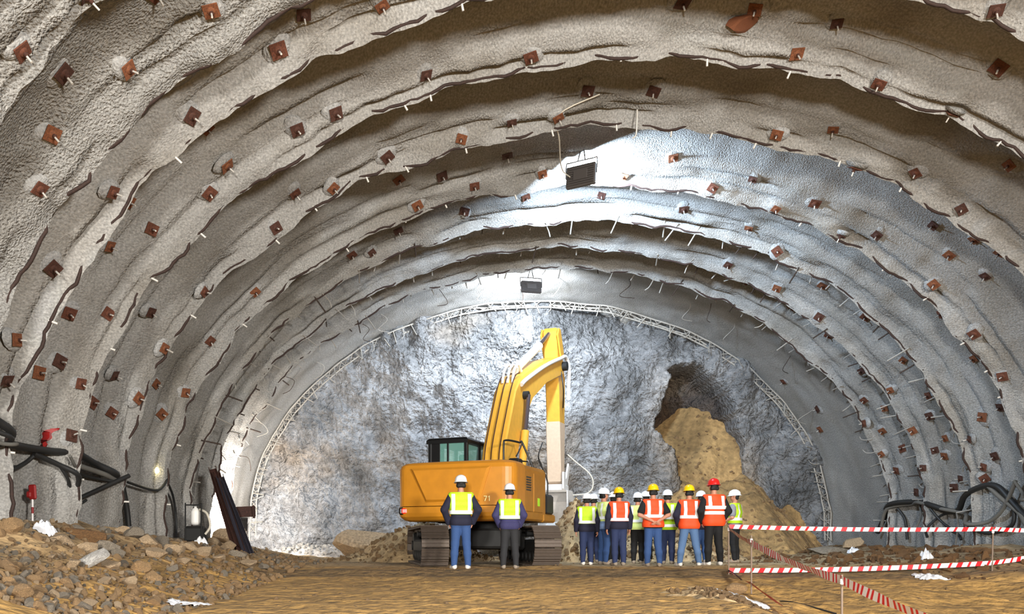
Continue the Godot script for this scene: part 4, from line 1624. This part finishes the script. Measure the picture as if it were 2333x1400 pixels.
func build_bolts() -> void:
	# plates: per lining ring, angle in degrees (0 right, 180 left) and depth, from left to right
	var all := [
		[144.4, 9.1, 138.5, 9.3],
		[150.6, 11.05, 146.6, 10.78, 142.8, 10.28, 138.7, 10.87, 133.8, 10.36, 130.7, 10.91],
		[167.3, 12.55, 163.4, 12.4, 155.4, 12.46, 146.2, 12.43, 136.1, 12.5, 126.6, 12.46, 123.5, 12.18, 117, 12.47, 65.5, 12.6],
		[171, 14.9, 165.2, 14.2, 164.6, 14.85, 163.2, 14.44, 161.5, 13.95, 158, 14.25, 155.8, 14.9, 154.1, 13.95, 149.8, 14.22, 145.5, 14.52, 145.2, 13.96, 138.3, 14.79, 135.2, 14.56, 134.8, 13.98, 127.1, 14.76, 122.8, 14.84, 114.8, 13.88, 113.1, 14.8, 102.7, 14.88, 89, 14.35, 82.5, 14.35, 77.1, 14.9, 74.8, 14.39, 68.4, 14.95, 60.4, 14.98, 59.6, 14.27],
		[166.3, 16.94, 165.9, 16.51, 163, 17.4, 161.6, 16.8, 155.3, 17.4, 152.4, 16.82, 146, 17.4, 133.6, 17.38, 129.5, 17.09, 125.1, 17.4, 117.8, 17.3, 109, 17.35, 103.2, 17.23, 98, 17.28, 95, 16.91, 87.9, 16.91, 73.2, 17.38, 67.7, 17.05, 63.2, 17.42, 56.9, 17.2, 49.7, 17.34, 49.7, 16.4],
		[163.5, 19.73, 159.8, 19.27, 158.9, 20.11, 150, 20.02, 140.2, 20.03, 116.1, 19.3, 114.4, 20.16, 110.6, 19.57, 106.5, 20.09, 102.2, 19.49, 97.5, 20.1, 87.2, 20.21, 81.6, 19.58, 75.2, 20.21, 71, 19.75, 66.3, 20.24, 62.3, 19.82, 56.6, 20.3, 52.9, 19.9, 48.6, 19.05, 44.1, 19.41, 43.9, 18.67, 42.2, 20.02, 40.8, 18.4, 38.9, 19.2, 32.5, 20.11, 24.3, 20.17],
		[124.6, 21.96, 121.7, 22.2, 117, 21.96, 107.1, 21.99, 98.5, 21.84, 87.9, 22.02, 76.2, 22.04, 66.4, 22.13, 60.9, 22.4, 45.8, 21.22, 36.5, 21.16, 27.9, 21.24, 19.1, 21.17, 18.2, 21.83, 15.1, 22.3, 11.2, 21.8, 9.6, 22.16, 7.6, 22.24],
		[64.5, 24.41, 55.5, 24.42, 50.3, 23.66, 46.8, 24.47, 41.7, 23.69, 31.9, 23.72, 28, 24.49, 24.3, 23.61, 20.6, 23.94, 19, 24.53, 15.9, 23.67, 14.1, 24.1, 12.7, 23.84, 11.2, 24.51, 7.9, 23.44, 6.4, 23.74],
		[59.2, 25.78, 50, 25.83, 41.9, 25.79, 32.8, 25.88, 27.5, 26.23, 24.3, 25.86, 22.9, 26.53, 20.2, 26.26, 15.6, 26.5, 15.5, 25.79, 11.4, 26.17, 6.3, 25.64],
		[37.5, 29.94, 28.6, 29.3, 24, 29.9]]
	var plates := []
	for k in ["rust", "rust dark", "rust orange"]:
		var m := MB.new()
		m.box(Transform3D.IDENTITY, Vector3(.27, .016, .25), .006)
		m.lathe(PackedVector2Array([Vector2(.075, .008), Vector2(.062, .020), Vector2(.035, .030), Vector2(.0, .032)]), Transform3D.IDENTITY, 14)
		plates.append(m.mesh(M[k]))
	var bm := MB.new()
	bm.cyl(Vector3(0, .03, 0), Vector3(0, .15, 0), .017, 8)
	var bolt := bm.mesh(M["bolt steel"])
	bm = MB.new()
	bm.lathe(PackedVector2Array([Vector2(.036, .03), Vector2(.036, .06), Vector2(.03, .065), Vector2(0, .065)]), Transform3D.IDENTITY, 6, 1.0, 1.0, true)
	var nut := bm.mesh(M["rust dark"])
	bm = MB.new()
	bm.lathe(PackedVector2Array([Vector2(.24, -.06), Vector2(.20, -.01), Vector2(.12, .012), Vector2(0, .02)]), Transform3D.IDENTITY, 11, 1.2, .9)
	var pad := bm.mesh(M["shotcrete"])
	for i in all.size():
		var l: Array = all[i]
		for k in l.size() / 2:
			var th := deg_to_rad(l[k * 2])
			var z: float = l[k * 2 + 1]
			var p := surf(th, z)
			var n := surf_n(th, z)
			var high := 0.0   # plates bear on the highest bumps below them
			for q in [surf(th + .012, z), surf(th - .012, z), surf(th, z + .12), surf(th, z - .12)]: high = maxf(high, (q - p).dot(n))
			p += n * minf(high, .12)
			n = (n + Vector3(rng.randf_range(-.2, .2), rng.randf_range(-.2, .2), rng.randf_range(-.18, .12))).normalized()
			var side := th > 2.45 or th < .6
			var t := thing("rock_bolt", "%s rusty bolt plate from the left on the %s" % [ORD[k] if k < ORD.size() else "last", BANDS[i]], "rock bolt", p + n * .035, "rusty rock bolt plates on the vault")
			var a := Vector3(0, 0, 1).cross(n).normalized()
			t.basis = Basis(a, n, a.cross(n)) * Basis(Vector3.UP, rng.randf_range(-.35, .35) + (PI / 2 if side else 0.0))
			var sc := rng.randf_range(.70, .90)
			t.scale = Vector3(sc, 1, sc)
			part("plate", plates[rng.randi() % 3], t)
			part("nut", nut, t)
			part("bolt", bolt, t, Transform3D(Basis(Vector3.RIGHT, rng.randf_range(-.25, .25)), Vector3.ZERO))
			part("mortar_pad", pad, t, Transform3D(Basis(Vector3.UP, rng.randf() * 6.0), Vector3(0, -.035, 0)))
	# the lump where a plate has torn out rock
	var p0 := surf(deg_to_rad(83.5), 14.55)
	var o := part("rock_lump", rock_mesh(78, M["rust orange"], .8, 1), self, Transform3D(Basis(Vector3(0, 0, 1), .25).scaled(Vector3(.30, .22, .24)), p0 + Vector3(0, -.05, 0)))
	tag(o, "large jagged rust-brown lump on the vault, right of the top centre", "rock lump", "")


func build_people() -> void:
	# label, x, depth, height with helmet, yaw, arms, legs ...
	var f := func(px: float, feet: float) -> Vector3:
		var z := 1000.0 / (feet - 1238.0)
		var x := (px - 969.0) * z / 2000.0
		return Vector3(x, ground(x, z), -z)
	person("worker in lime vest, navy fleece and blue jeans in front of the excavator's counterweight", f.call(1050, 1297), 1.81, .05, "out", "mid", "navy", false, "jeans", "lime", [1.09], 1.05, "helmet white", "shoe white", .155)
	person("worker in lime vest and charcoal trousers at the excavator's right rear corner", f.call(1161, 1295), 1.70, -.08, "front", "mid", "navy light", false, "charcoal", "lime", [1.09], 1.05, "helmet white", "shoe tan", .155)
	person("leftmost worker of the group, lime vest, white helmet, hands at his sides", f.call(1337, 1287), 1.66, -.12, "hang", "narrow", "navy", false, "jeans dark", "lime", [1.08], 1.04, "helmet white", "shoe white", .16)
	person("worker mostly hidden behind the leftmost worker of the group, only white helmet and shoulder showing", f.call(1352, 1283.5), 1.72, .1, "hang", "narrow", "navy", false, "jeans dark", "pale lime", [1.08], 1.04, "helmet white", "shoe tan")
	person("worker in profile facing right, white helmet, pale lime vest and light blue shirt tail", f.call(1376, 1286.5), 1.79, -1.15, "bent", "narrow", "light blue", false, "jeans", "pale lime", [1.10], 1.02, "helmet white", "shoe tan")
	person("worker hidden behind the yellow-helmeted worker with a dark hood, only white helmet showing", f.call(1398, 1283), 1.78, .0, "hang", "narrow", "black cloth", false, "black cloth", "pale lime", [1.08], 1.04, "helmet white", "shoe tan")
	person("worker with yellow helmet, dark hood and orange vest above a navy jacket hem", f.call(1410, 1289.5), 1.73, .06, "hang", "narrow", "navy", false, "jeans dark", "orange", [1.06], 1.02, "helmet yellow", "shoe tan", .135)
	person("worker in dark clothes, pale lime vest and white helmet beside the gap in the group", f.call(1453, 1285), 1.72, -.5, "front", "narrow", "black cloth", false, "black cloth", "pale lime", [1.08], .86, "helmet white", "shoe tan")
	person("worker whose white helmet shows just left of the clasped-hands worker's yellow helmet", f.call(1471, 1282.5), 1.80, .0, "hang", "narrow", "black cloth", false, "black cloth", "pale lime", [1.08], 1.0, "helmet white", "shoe tan")
	person("worker with yellow helmet, orange vest and bare forearms, hands clasped behind his back", f.call(1488, 1290), 1.80, .0, "back", "mid", "black cloth", true, "jeans", "orange", [1.10], .86, "helmet yellow", "shoe tan", .125)
	person("worker with white helmet and double-banded lime vest, right of the clasped-hands worker", f.call(1521, 1286.5), 1.74, -.25, "front", "narrow", "lime", false, "jeans dark", "lime", [1.12, .93], .83, "helmet white", "shoe tan")
	person("worker with yellow helmet, orange vest and pale jeans, feet set wide apart", f.call(1570, 1290.5), 1.76, .0, "front", "wide", "navy", false, "jeans pale", "orange", [1.09], .83, "helmet yellow", "shoe white", .12)
	person("worker half hidden between the wide-legged worker and the red-helmeted one", f.call(1597, 1285), 1.74, .1, "hang", "narrow", "navy", false, "jeans", "pale lime", [1.08], 1.0, "helmet white", "shoe tan")
	person("tallest worker, with red helmet, orange vest with two white bands and black trousers", f.call(1626, 1291), 1.86, .12, "front", "mid", "black cloth", false, "black cloth", "orange", [1.20, 1.09], .82, "helmet red", "shoe white", .14)
	person("worker in profile facing left, white helmet, grey shirt and lime vest, beside the barrier stake", f.call(1674, 1284), 1.80, .95, "bent", "narrow", "grey cloth", true, "black cloth", "lime", [1.08], .98, "helmet white", "shoe tan", .13, .4)


func ribbon(label: String, pts: Array, width: float, pitch: float, sagged: Array, second: String, fold := 0.0) -> void:
	# barrier tape: slanting red and white blocks along a sagging line
	var line := PackedVector3Array()
	for i in pts.size() - 1:
		var a: Vector3 = pts[i]
		var b: Vector3 = pts[i + 1]
		var n := maxi(4, int(a.distance_to(b) / .05))
		for k in n + (1 if i == pts.size() - 2 else 0):
			var t := float(k) / n
			line.append(a.lerp(b, t) + Vector3.DOWN * sagged[i] * 4.0 * t * (1.0 - t))
	var red := MB.new()
	var white := MB.new()
	var dist := 0.0
	for i in line.size() - 1:
		var a := line[i]
		var b := line[i + 1]
		var d := (b - a).normalized()
		var side := d.cross(Vector3.UP).normalized()
		var up := side.cross(d).normalized()
		var tilt := fold + .25 * sin(dist * 1.7) + .12 * sin(dist * 5.3)
		var ax := (up * cos(tilt) + side * sin(tilt)) * width * .5
		var l := a.distance_to(b)
		var sl := d * width * .45
		var p := [a - ax - sl * .5, b - ax - sl * .5, b + ax + sl * .5, a + ax + sl * .5]
		var e := ax.cross(d).normalized() * .0008
		var m := red if fmod(dist, pitch * 2.0) < pitch * .8 else white
		m.quad(p[0] + e, p[1] + e, p[2] + e, p[3] + e)
		m.quad(p[3] - e, p[2] - e, p[1] - e, p[0] - e)
		dist += l
	var am := ArrayMesh.new()
	red.into(am, M["tape red"])
	white.into(am, M[second])
	tag(part("barrier_tape", am, self), label, "barrier tape", "red and white barrier tapes")


func stake(label: String, at: Vector3, top: float, lean: Vector2) -> void:
	var t := thing("stake", label, "stake", at, "barrier stakes")
	var h := top - at.y
	var m := MB.new()
	m.tube(PackedVector3Array([Vector3(0, -.15, 0), Vector3(lean.x * .5, h * .5, lean.y * .5), Vector3(lean.x, h, lean.y)]), .014, 8)
	part("rod", m.mesh(M["stake"]), t)
	m = MB.new()
	for y in [.0, .02, .04]: m.lathe(PackedVector2Array([Vector2(.016, -.012), Vector2(.024, .0), Vector2(.016, .012)]), Transform3D(Basis(Vector3.RIGHT, .2), Vector3(lean.x * .9, h - .06 - y, lean.y * .9)), 10)
	part("tape_knot", m.mesh(M["tape white"]), t)


func build_tape() -> void:
	var a := Vector3(5.53, .80, -16.0)
	var b := Vector3(5.20, .50, -14.0)
	var c := Vector3(4.745, .075, -10.0)
	var d := Vector3(4.6, -.25, -7.6)
	var e := Vector3(10.34, .755, -16.0)
	var g := Vector3(13.9, .74, -17.2)
	var lo := Vector3(0, -.80, 0)
	ribbon("upper red and white tape stretched level from the corner stake to the right wall", [a, e, g], .075, .085, [.03, .03], "tape white")
	ribbon("lower red and white tape stretched near the ground towards the right wall", [a + lo, e + Vector3(0, -.62, 0), g + Vector3(0, -.12, 0)], .085, .09, [.04, .03], "tape white")
	ribbon("upper red and white tape slanting from the corner stake down towards the bottom right", [a + Vector3(0, -.03, 0), b, c, d], .11, .06, [.02, .04, .02], "tape white", .35)
	ribbon("twisted lower tape slanting from the corner stake to the bottom edge", [a + lo, b + Vector3(.0, -.65, 0), c + Vector3(0, -.68, 0)], .06, .05, [.02, .04], "tape pink", .8)
	stake("thin rod stake at the barrier corner, where the tapes meet beside the profile worker", on_ground(a.x, 16.0), .83, Vector2(0, 0))
	stake("thin stake just right of the barrier corner, second from the left", Vector3(b.x, -.85, b.z), .62, Vector2(0, 0))
	stake("near stake holding the slanting tape in the right foreground", Vector3(c.x, -1.1, c.z), .14, Vector2(0, 0))
	stake("far right stake between the two level tapes", Vector3(10.32, -.33, -16.0), .79, Vector2(.03, 0))
	var m := MB.new()
	m.tube(bend([Vector3(5.5, .0, -15.9), Vector3(5.52, -.12, -15.4), Vector3(5.42, -.42, -14.2), on_ground(5.5, 13.2, .02), on_ground(5.9, 12.6, .02)]), .012, 6)
	tag(part("cord", m.mesh(M["hose"]), self), "dark cord hanging from the corner stake onto the earth", "cord")


func build_hoses() -> void:
	# depth, height pairs along the wall
	var left := [
		["thickest dark hose running along the left wall from the picture edge", .062, [11.38, 2.99, 11.67, 2.76, 12.07, 2.36, 12.64, 2.10, 13.47, 2.04, 14.58, 2.02, 15.41, 2.12, 15.78, 2.24, 16.01, 2.21, 16.61, 2.02, 17.12, 1.85, 18.06, 1.82, 18.43, 1.97, 18.69, 1.70, 18.87, 1.24, 18.93, 0.86], "hose"],
		["dark hose sagging in short loops below the thick hose at the left edge", .035, [11.78, 2.31, 12.10, 2.12, 12.54, 1.99, 13.13, 1.93, 13.33, 1.72, 13.66, 1.65, 14.04, 1.78, 14.18, 1.90], "hose"],
		["dusty grey cable curving up off the wall above the thick hose", .03, [11.78, 2.23, 12.01, 2.02, 12.36, 1.91, 12.76, 1.94, 13.23, 2.07, 13.53, 2.28], "hose dusty"],
		["short dark cable at the left edge under the hose bundle", .03, [11.87, 1.85, 12.14, 1.77, 12.62, 1.94], "hose"],
		["dark hose hanging in the deepest loop in the middle of the left wall", .045, [14.17, 1.94, 14.60, 1.80, 14.89, 1.64, 15.32, 1.37, 16.18, 1.29, 17.16, 1.73, 17.38, 1.83], "hose"],
		["dusty cable crossing under the thick hose to its high point", .028, [14.70, 1.96, 15.13, 1.81, 15.86, 2.07, 15.91, 2.19], "hose dusty"],
		["thin dark cable in the lowest loop under the deepest hose loop", .028, [14.65, 1.80, 14.91, 1.53, 15.44, 1.19, 16.08, 1.09, 16.57, 1.31], "hose"],
		["thick dusty hose sagging between two hooks right of the deepest loop", .05, [16.14, 1.94, 16.76, 1.82, 17.82, 1.73, 18.58, 1.97], "hose dusty"],
		["thin dark cable rising to a peak and dropping to the equipment by the leaning beams", .03, [18.80, 1.80, 19.80, 1.69, 20.50, 2.07, 20.98, 2.07, 21.64, 1.67, 21.82, 1.02, 21.66, 0.48], "hose"],
		["dark doubled cable looping left of the red marker post", .035, [12.76, 1.95, 12.97, 1.95, 13.22, 1.87, 13.34, 1.69, 13.59, 1.61, 13.90, 1.70], "hose"],
		["thin cable slanting from the hose peak to the sagging dusty hose", .028, [15.62, 2.12, 15.92, 1.92, 16.47, 1.76, 17.17, 1.69], "hose"]]
	var right := [
		["thick dark hose rising in a high arch along the right wall", .075, [27.50, 0.82, 27.09, 1.29, 26.40, 1.66, 25.31, 1.69, 24.33, 1.55, 23.53, 1.35, 22.90, 1.74, 22.21, 1.94, 21.70, 1.89, 21.34, 1.55, 20.89, 1.16, 20.20, 0.83], "hose"],
		["pale dusty hose hanging in the long loop on the right wall", .05, [26.96, 1.01, 26.55, 1.54, 25.67, 1.63, 24.98, 1.65, 23.93, 1.43, 23.33, 1.32, 23.05, 1.23, 22.58, 0.99, 22.05, 1.03, 21.53, 1.34, 21.05, 1.99], "hose dusty"],
		["thin pale cable dropping from the middle of the right hoses behind the tape", .03, [25.23, 1.74, 25.06, 1.29, 24.69, 0.91], "hose dusty"],
		["dark cable slanting down to the tape below the low point of the right hoses", .035, [24.35, 1.45, 24.05, 1.08, 23.54, 0.77, 23.34, 0.59], "hose"],
		["dusty grey hose coming down from the top of the high arch at the right edge", .055, [22.04, 1.93, 21.58, 1.61, 21.04, 1.22, 20.58, 0.94, 20.20, 0.90], "hose dusty"],
		["pale cable at the right picture edge sagging from a hook", .04, [21.05, 1.99, 20.84, 1.68, 20.36, 1.50, 20.11, 1.54], "hose dusty"],
		["thin dark cable from the low point of the right hoses down to the left", .035, [23.53, 1.35, 24.15, 1.26, 24.47, 0.90, 24.58, 0.66], "hose"],
		["dark cable hanging straight down inside the left end of the right hoses", .04, [26.17, 1.52, 25.96, 1.19, 25.91, 0.60], "hose"],
		["thin pale cable hanging straight down from the low point of the right hoses", .025, [23.43, 1.30, 23.34, 0.94, 23.44, 0.48], "hose dusty"],
		["dark hose looping just behind the upper tape under the high arch", .05, [22.58, 0.93, 22.05, 0.75, 21.37, 0.91, 21.28, 1.28], "hose"]]
	for s in [[-1.0, left, "hoses and cables on the left wall"], [1.0, right, "hoses and cables on the right wall"]]:
		var k := 0
		for h in s[1]:
			var p := []
			var l: Array = h[2]
			for i in l.size() / 2: p.append(wall_at(s[0], l[i * 2 + 1], l[i * 2], .10 + h[1] + .05 * (k % 3)))
			var m := MB.new()
			m.tube(bend(p, 6), h[1], 9)
			tag(part("hose", m.mesh(M[h[3]]), self), h[0], "hose", s[2])
			k += 1


func build_left_things() -> void:
	# steel sections leaning on the left wall
	var names := ["leaning rusty steel channel, leftmost of the bundle by the left wall", "leaning rusty steel channel in the middle of the bundle by the left wall", "leaning dark steel channel, rightmost of the bundle by the left wall", "thin leaning steel rail in front of the bundle by the left wall"]
	for i in 4:
		var foot := Vector3(-4.62 + i * .15, .0, -21.5 + i * .1)
		foot.y = ground(foot.x, -foot.z) - .03
		var head := Vector3(-5.62 + i * .13, 2.45 - .12 * i, -23.2 + i * .14)
		var d := (head - foot).normalized()
		var L := foot.distance_to(head)
		var xb := Vector3(.9, .1, -.1).normalized()
		xb = (xb - d * xb.dot(d)).normalized()
		var bs := Basis(xb, d, xb.cross(d))
		var m := MB.new()
		var w := .18 if i < 3 else .07
		m.box(Transform3D(bs, foot + d * L * .5), Vector3(w, L, .02), .004)
		for s in [-1, 1]: m.box(Transform3D(bs, foot + d * L * .5 + xb * s * w * .5 + bs.z * .05), Vector3(.018, L, .12), .004)
		tag(part("steel_channel", m.mesh(M["beam rust"] if i < 2 else M["beam steel"]), self), names[i], "steel beam", "steel sections leaning on the left wall")
	var m := MB.new()
	m.box(Transform3D(Basis(Vector3(0, 0, 1), .05), Vector3(-4.68, 1.30, -22.55)), Vector3(.62, .27, .10), .01)
	m.box(Transform3D(Basis(Vector3(0, 0, 1), .05), Vector3(-4.40, 1.30, -22.50)), Vector3(.04, .33, .16), .01)
	tag(part("steel_plate", m.mesh(M["beam rust"]), self), "short rusty steel plate fixed across the leaning channels", "steel plate")
	# red survey marker post
	var at := wall_at(-1.0, .78, 14.0, .30)
	at.y = ground(at.x, 14.0)
	var t := thing("marker_post", "small red-topped marker post standing at the left wall behind the rubble", "marker post", at)
	m = MB.new()
	m.cyl(Vector3(0, -.05, 0), Vector3(0, .35, 0), .016, 8)
	part("rod", m.mesh(M["tape white"]), t)
	m = MB.new()
	m.box(Transform3D(Basis(Vector3(0, 0, 1), .06), Vector3(0, .46, 0)), Vector3(.12, .24, .06), .02)
	m.box(Transform3D(Basis(), Vector3(-.05, .42, .02)), Vector3(.08, .10, .06), .02)
	part("head", m.mesh(M["red paint"]), t)
	m = MB.new()
	m.cyl(Vector3(0, .12, 0), Vector3(0, .22, 0), .02, 8)
	part("red_band", m.mesh(M["red paint"]), t)
	# pump on the ground at the left wall
	at = on_ground(-5.55, 21.2)
	t = thing("pump", "small black pump with a white canister on the ground at the left wall", "pump", at)
	m = MB.new()
	m.box(Transform3D(Basis(), Vector3(0, .2, 0)), Vector3(.46, .40, .4), .06)
	for s in [-1, 1]: m.cyl(Vector3(s * .19, .0, .2), Vector3(s * .19, .95, .2), .018, 6)
	m.cyl(Vector3(-.19, .9, .2), Vector3(.19, .9, .2), .018, 6)
	part("frame", m.mesh(M["black iron"]), t)
	m = MB.new()
	m.lathe(PackedVector2Array([Vector2(.0, .42), Vector2(.10, .43), Vector2(.115, .50), Vector2(.115, .74), Vector2(.07, .82), Vector2(.035, .84), Vector2(.035, .9), Vector2(0, .9)]), Transform3D.IDENTITY, 14)
	part("canister", m.mesh(M["white paint"]), t)
	m = MB.new()
	m.tube(bend([Vector3(.1, .8, 0), Vector3(.3, .7, .1), Vector3(.38, .4, .1), Vector3(.26, .2, .1)]), .03, 7)
	part("hose", m.mesh(M["white cable"]), t)
	# red paint marks on the wall: thin coats of paint following the lining
	var spots := [[2.30, 18.2, .34, .03], [2.05, 17.9, .22, .03], [2.42, 18.5, .24, .03], [2.30, 14.5, .24, .04], [2.12, 14.4, .16, .03]]
	for i in spots.size():
		var s: Array = spots[i]
		var P := PackedVector3Array()
		for j in 9:
			for k in 5:
				var y: float = s[0] + (j / 8.0 - .5) * s[2]
				var z: float = s[1] + (k / 4.0 - .5) * s[3] * 3.0 + sin(j * .9) * .03 + (j / 8.0) * .12
				P.append(wall_at(-1.0, y, z, .03))
		var o := part("paint_mark", grid_mesh(P, 5, 9, false, M["red paint"]), self)
		tag(o, ["red paint stroke under the glowing bulb, right one", "red paint stroke under the glowing bulb, lowest one", "red paint stroke under the glowing bulb, topmost one", "red paint smear on the left wall above the thick hose", "short red paint smear just below the smear above the thick hose"][i], "paint mark", "red paint marks on the left wall")
	# plastic sheets and paper
	rag("crumpled white plastic lying on the rubble beside the red marker post", Vector3(-5.45, 0, 12.6), .12, .20, 1)
	rag("white plastic scrap lying flat on the earth in the left foreground", Vector3(-2.72, 0, 9.95), .24, .03, 2)
	rag("white bag lying among the rocks left of the leaning beams", Vector3(-5.15, 0, 20.2), .17, .24, 3)
	rag("torn white sheet on the ground below the lower level tape", Vector3(9.0, 0, 15.7), .24, .06, 4)
	rag("white scrap on the earth below the barrier corner", Vector3(4.55, 0, 12.6), .34, .06, 5)
	rag("pale crumpled scrap on the berm behind the lower level tape", Vector3(10.6, 0, 18.6), .12, .24, 6)
	rag("pale rag near the end of the far right rail of hoses, on the berm", Vector3(11.7, 0, 24.0), .16, .2, 7)


func rag(label: String, c: Vector3, r: float, h: float, seed_: int) -> void:
	var n := 15
	var P := PackedVector3Array()
	for j in n:
		for i in n:
			var u := i / (n - 1.0) * 2.0 - 1.0
			var w := j / (n - 1.0) * 2.0 - 1.0
			var e := 1.0 + .35 * na.get_noise_2d(atan2(w, u) * 20.0 + seed_ * 30.0, seed_)
			var x := c.x + u * r * e
			var z := c.z + w * r * .8 * e
			var d := clampf(1.0 - maxf(absf(u), absf(w)), 0.0, 1.0)
			var y := h * sqrt(d) * (.6 + .9 * absf(na.get_noise_2d(u * 11.0 + seed_ * 9.0, w * 11.0))) + .012 + nb.get_noise_2d(u * 20.0, w * 20.0 + seed_) * .03
			P.append(Vector3(x, ground(x, z) + y, -z))
	tag(part("plastic_sheet", grid_mesh(P, n, n, false, M["plastic"]), self), label, "plastic sheet")


func build_rocks() -> void:
	# x, depth, size of the rocks on the left bank
	var spots := [-5.4, 11.44, 0.34, -4.32, 9.06, 0.23, -3.69, 7.94, 0.22, -3.41, 7.94, 0.16, -3.89, 8.9, 0.13, -5.05, 12.18, 0.37, -4.72, 12.28, 0.34, -4.58, 10.08, 0.18, -4.25, 10.56, 0.24, -4.68, 12.74, 0.38, -4.1, 11.48, 0.29, -3.84, 11.82, 0.27, -3.54, 10.42, 0.21, -3.53, 11.32, 0.28, -3.54, 9.7, 0.17, -3.13, 9.36, 0.19, -2.93, 9.48, 0.17, -3.25, 8.46, 0.17, -3.55, 9, 0.13, -4.19, 9.86, 0.15, -5.02, 15.02, 0.34, -4.76, 15.12, 0.42, -4.81, 16.06, 0.36, -4.24, 14.78, 0.37, -4.33, 16.08, 0.32, -4.05, 16.08, 0.36, -5.42, 22.64, 0.51, -3.73, 15.9, 0.32, -3.69, 17.2, 0.34, -3.22, 16.14, 0.28, -4.73, 21.06, 0.42, -3.76, 13.68, 0.24, -5.55, 16.1, 0.32, -5.56, 15.04, 0.3, -5.52, 14, 0.24, -3.67, 12.78, 0.19, -2.99, 16.22, 0.2, -4.14, 13.48, 0.34, -4.45, 12.74, 0.22]
	var tones := ["rock tan", "rock pale", "rock grey", "rock brown"]
	var variants := {}
	for t in tones + ["rock white"]:
		for k in 4: variants[t + str(k)] = rock_mesh(k * 5 + tones.find(t) + 3, M[t], .85)
	var bykey := []
	for i in spots.size() / 3: bykey.append([spots[i * 3], spots[i * 3 + 1], spots[i * 3 + 2]])
	bykey.sort_custom(func(a, b): return a[1] < b[1])
	for i in bykey.size():
		var q: Array = bykey[i]
		var far: bool = q[1] > 12.6
		var tone: String = tones[rng.randi() % 2] if not far else tones[1 + rng.randi() % 2]
		var s: float = q[2] * .58
		var o := part("rock", variants[tone + str(rng.randi() % 4)], self, Transform3D(Basis(Vector3.UP, rng.randf() * TAU) * Basis(Vector3.RIGHT, rng.randf_range(-.4, .4)).scaled(Vector3.ONE * s), on_ground(q[0], q[1], s * .25)))
		tag(o, "%s broken rock on the left rubble bank, %s nearest the camera" % [{"rock tan": "tan", "rock pale": "pale tan", "rock grey": "grey"}[tone], ORD[i] if i < ORD.size() else ("thirty-" + ORD[i - 30])], "rock", "broken rocks on the left rubble bank")
	var special := [
		["large flat pale slab tilted on the left rubble bank, beside the tan stones", -4.18, 10.9, Vector3(.36, .12, .24), "rock white", .5],
		["flat brown slab lying near the red marker post", -5.0, 13.0, Vector3(.40, .12, .28), "rock brown", -.2],
		["big grey-white boulder at the foot of the rock face, left of the excavator", -1.98, 28.3, Vector3(1.0, 1.0, .6), "rock pale", .0],
		["grey flat boulder on the berm at the foot of the brown slump", 11.6, 25.4, Vector3(.75, .26, .4), "rock grey", .0],
		["pale rock at the right wall base right of the slump", 13.0, 26.8, Vector3(.35, .3, .3), "rock pale", .3],
		["tan boulder on the mound below the barrier corner", 4.9, 13.9, Vector3(.2, .16, .18), "rock tan", .2],
		["pale grey lump at the left foot of the lining ring behind the beams", -5.6, 25.2, Vector3(.5, .55, .4), "rock pale", .1]]
	for e in special:
		var o := part("boulder", variants[e[4] + "1"], self, Transform3D(Basis(Vector3(0, 0, 1), e[5]) * Basis(Vector3.RIGHT, .3 if absf(e[5]) > .1 else 0.0) * Basis().scaled(e[3]), on_ground(e[1], e[2], e[3].y * .45)))
		tag(o, e[0], "boulder")
	# stones too many to count
	var bank := []
	for i in 4200:
		var z := lerpf(7.6, 24.0, pow(rng.randf(), 1.6))
		var x := XC - A + pow(rng.randf(), .8) * 3.6
		bank.append(on_ground(x, z, .01))
	scatter("rubble", "small tan stones strewn over the left rubble bank", bank.slice(0, 2100), [variants["rock tan1"]], Vector2(.012, .10))
	scatter("rubble", "small pale stones strewn over the left rubble bank", bank.slice(2100, 3300), [variants["rock pale2"]], Vector2(.010, .085))
	scatter("rubble", "small grey stones strewn over the left rubble bank", bank.slice(3300), [variants["rock grey0"]], Vector2(.012, .09))
	var fl := []
	for i in 1300:
		var z := lerpf(7.5, 29.0, pow(rng.randf(), 1.3))
		var x := lerpf(-4.0, 13.6, rng.randf())
		fl.append(on_ground(x, z, .0))
	scatter("pebbles", "pebbles lying scattered over the tunnel floor", fl, [variants["rock tan2"]], Vector2(.008, .05))
	var berm := []
	for i in 900:
		var x := 14.0 - rng.randf() * 5.0
		berm.append(on_ground(x, lerpf(15.0, 29.0, rng.randf()), .01))
	scatter("rubble", "brown stones strewn over the berm along the right wall", berm, [variants["rock brown0"]], Vector2(.02, .16))
	var sl := []
	for i in 1500:
		var x := lerpf(6.6, 14.0, rng.randf())
		var z := lerpf(26.0, 32.5, rng.randf())
		var y := slump_h(x, z)
		if y > .1: sl.append(Vector3(x, y, -z))
	scatter("clods", "loose clods of earth lying on the brown slump", sl, [variants["rock tan3"]], Vector2(.015, .10))
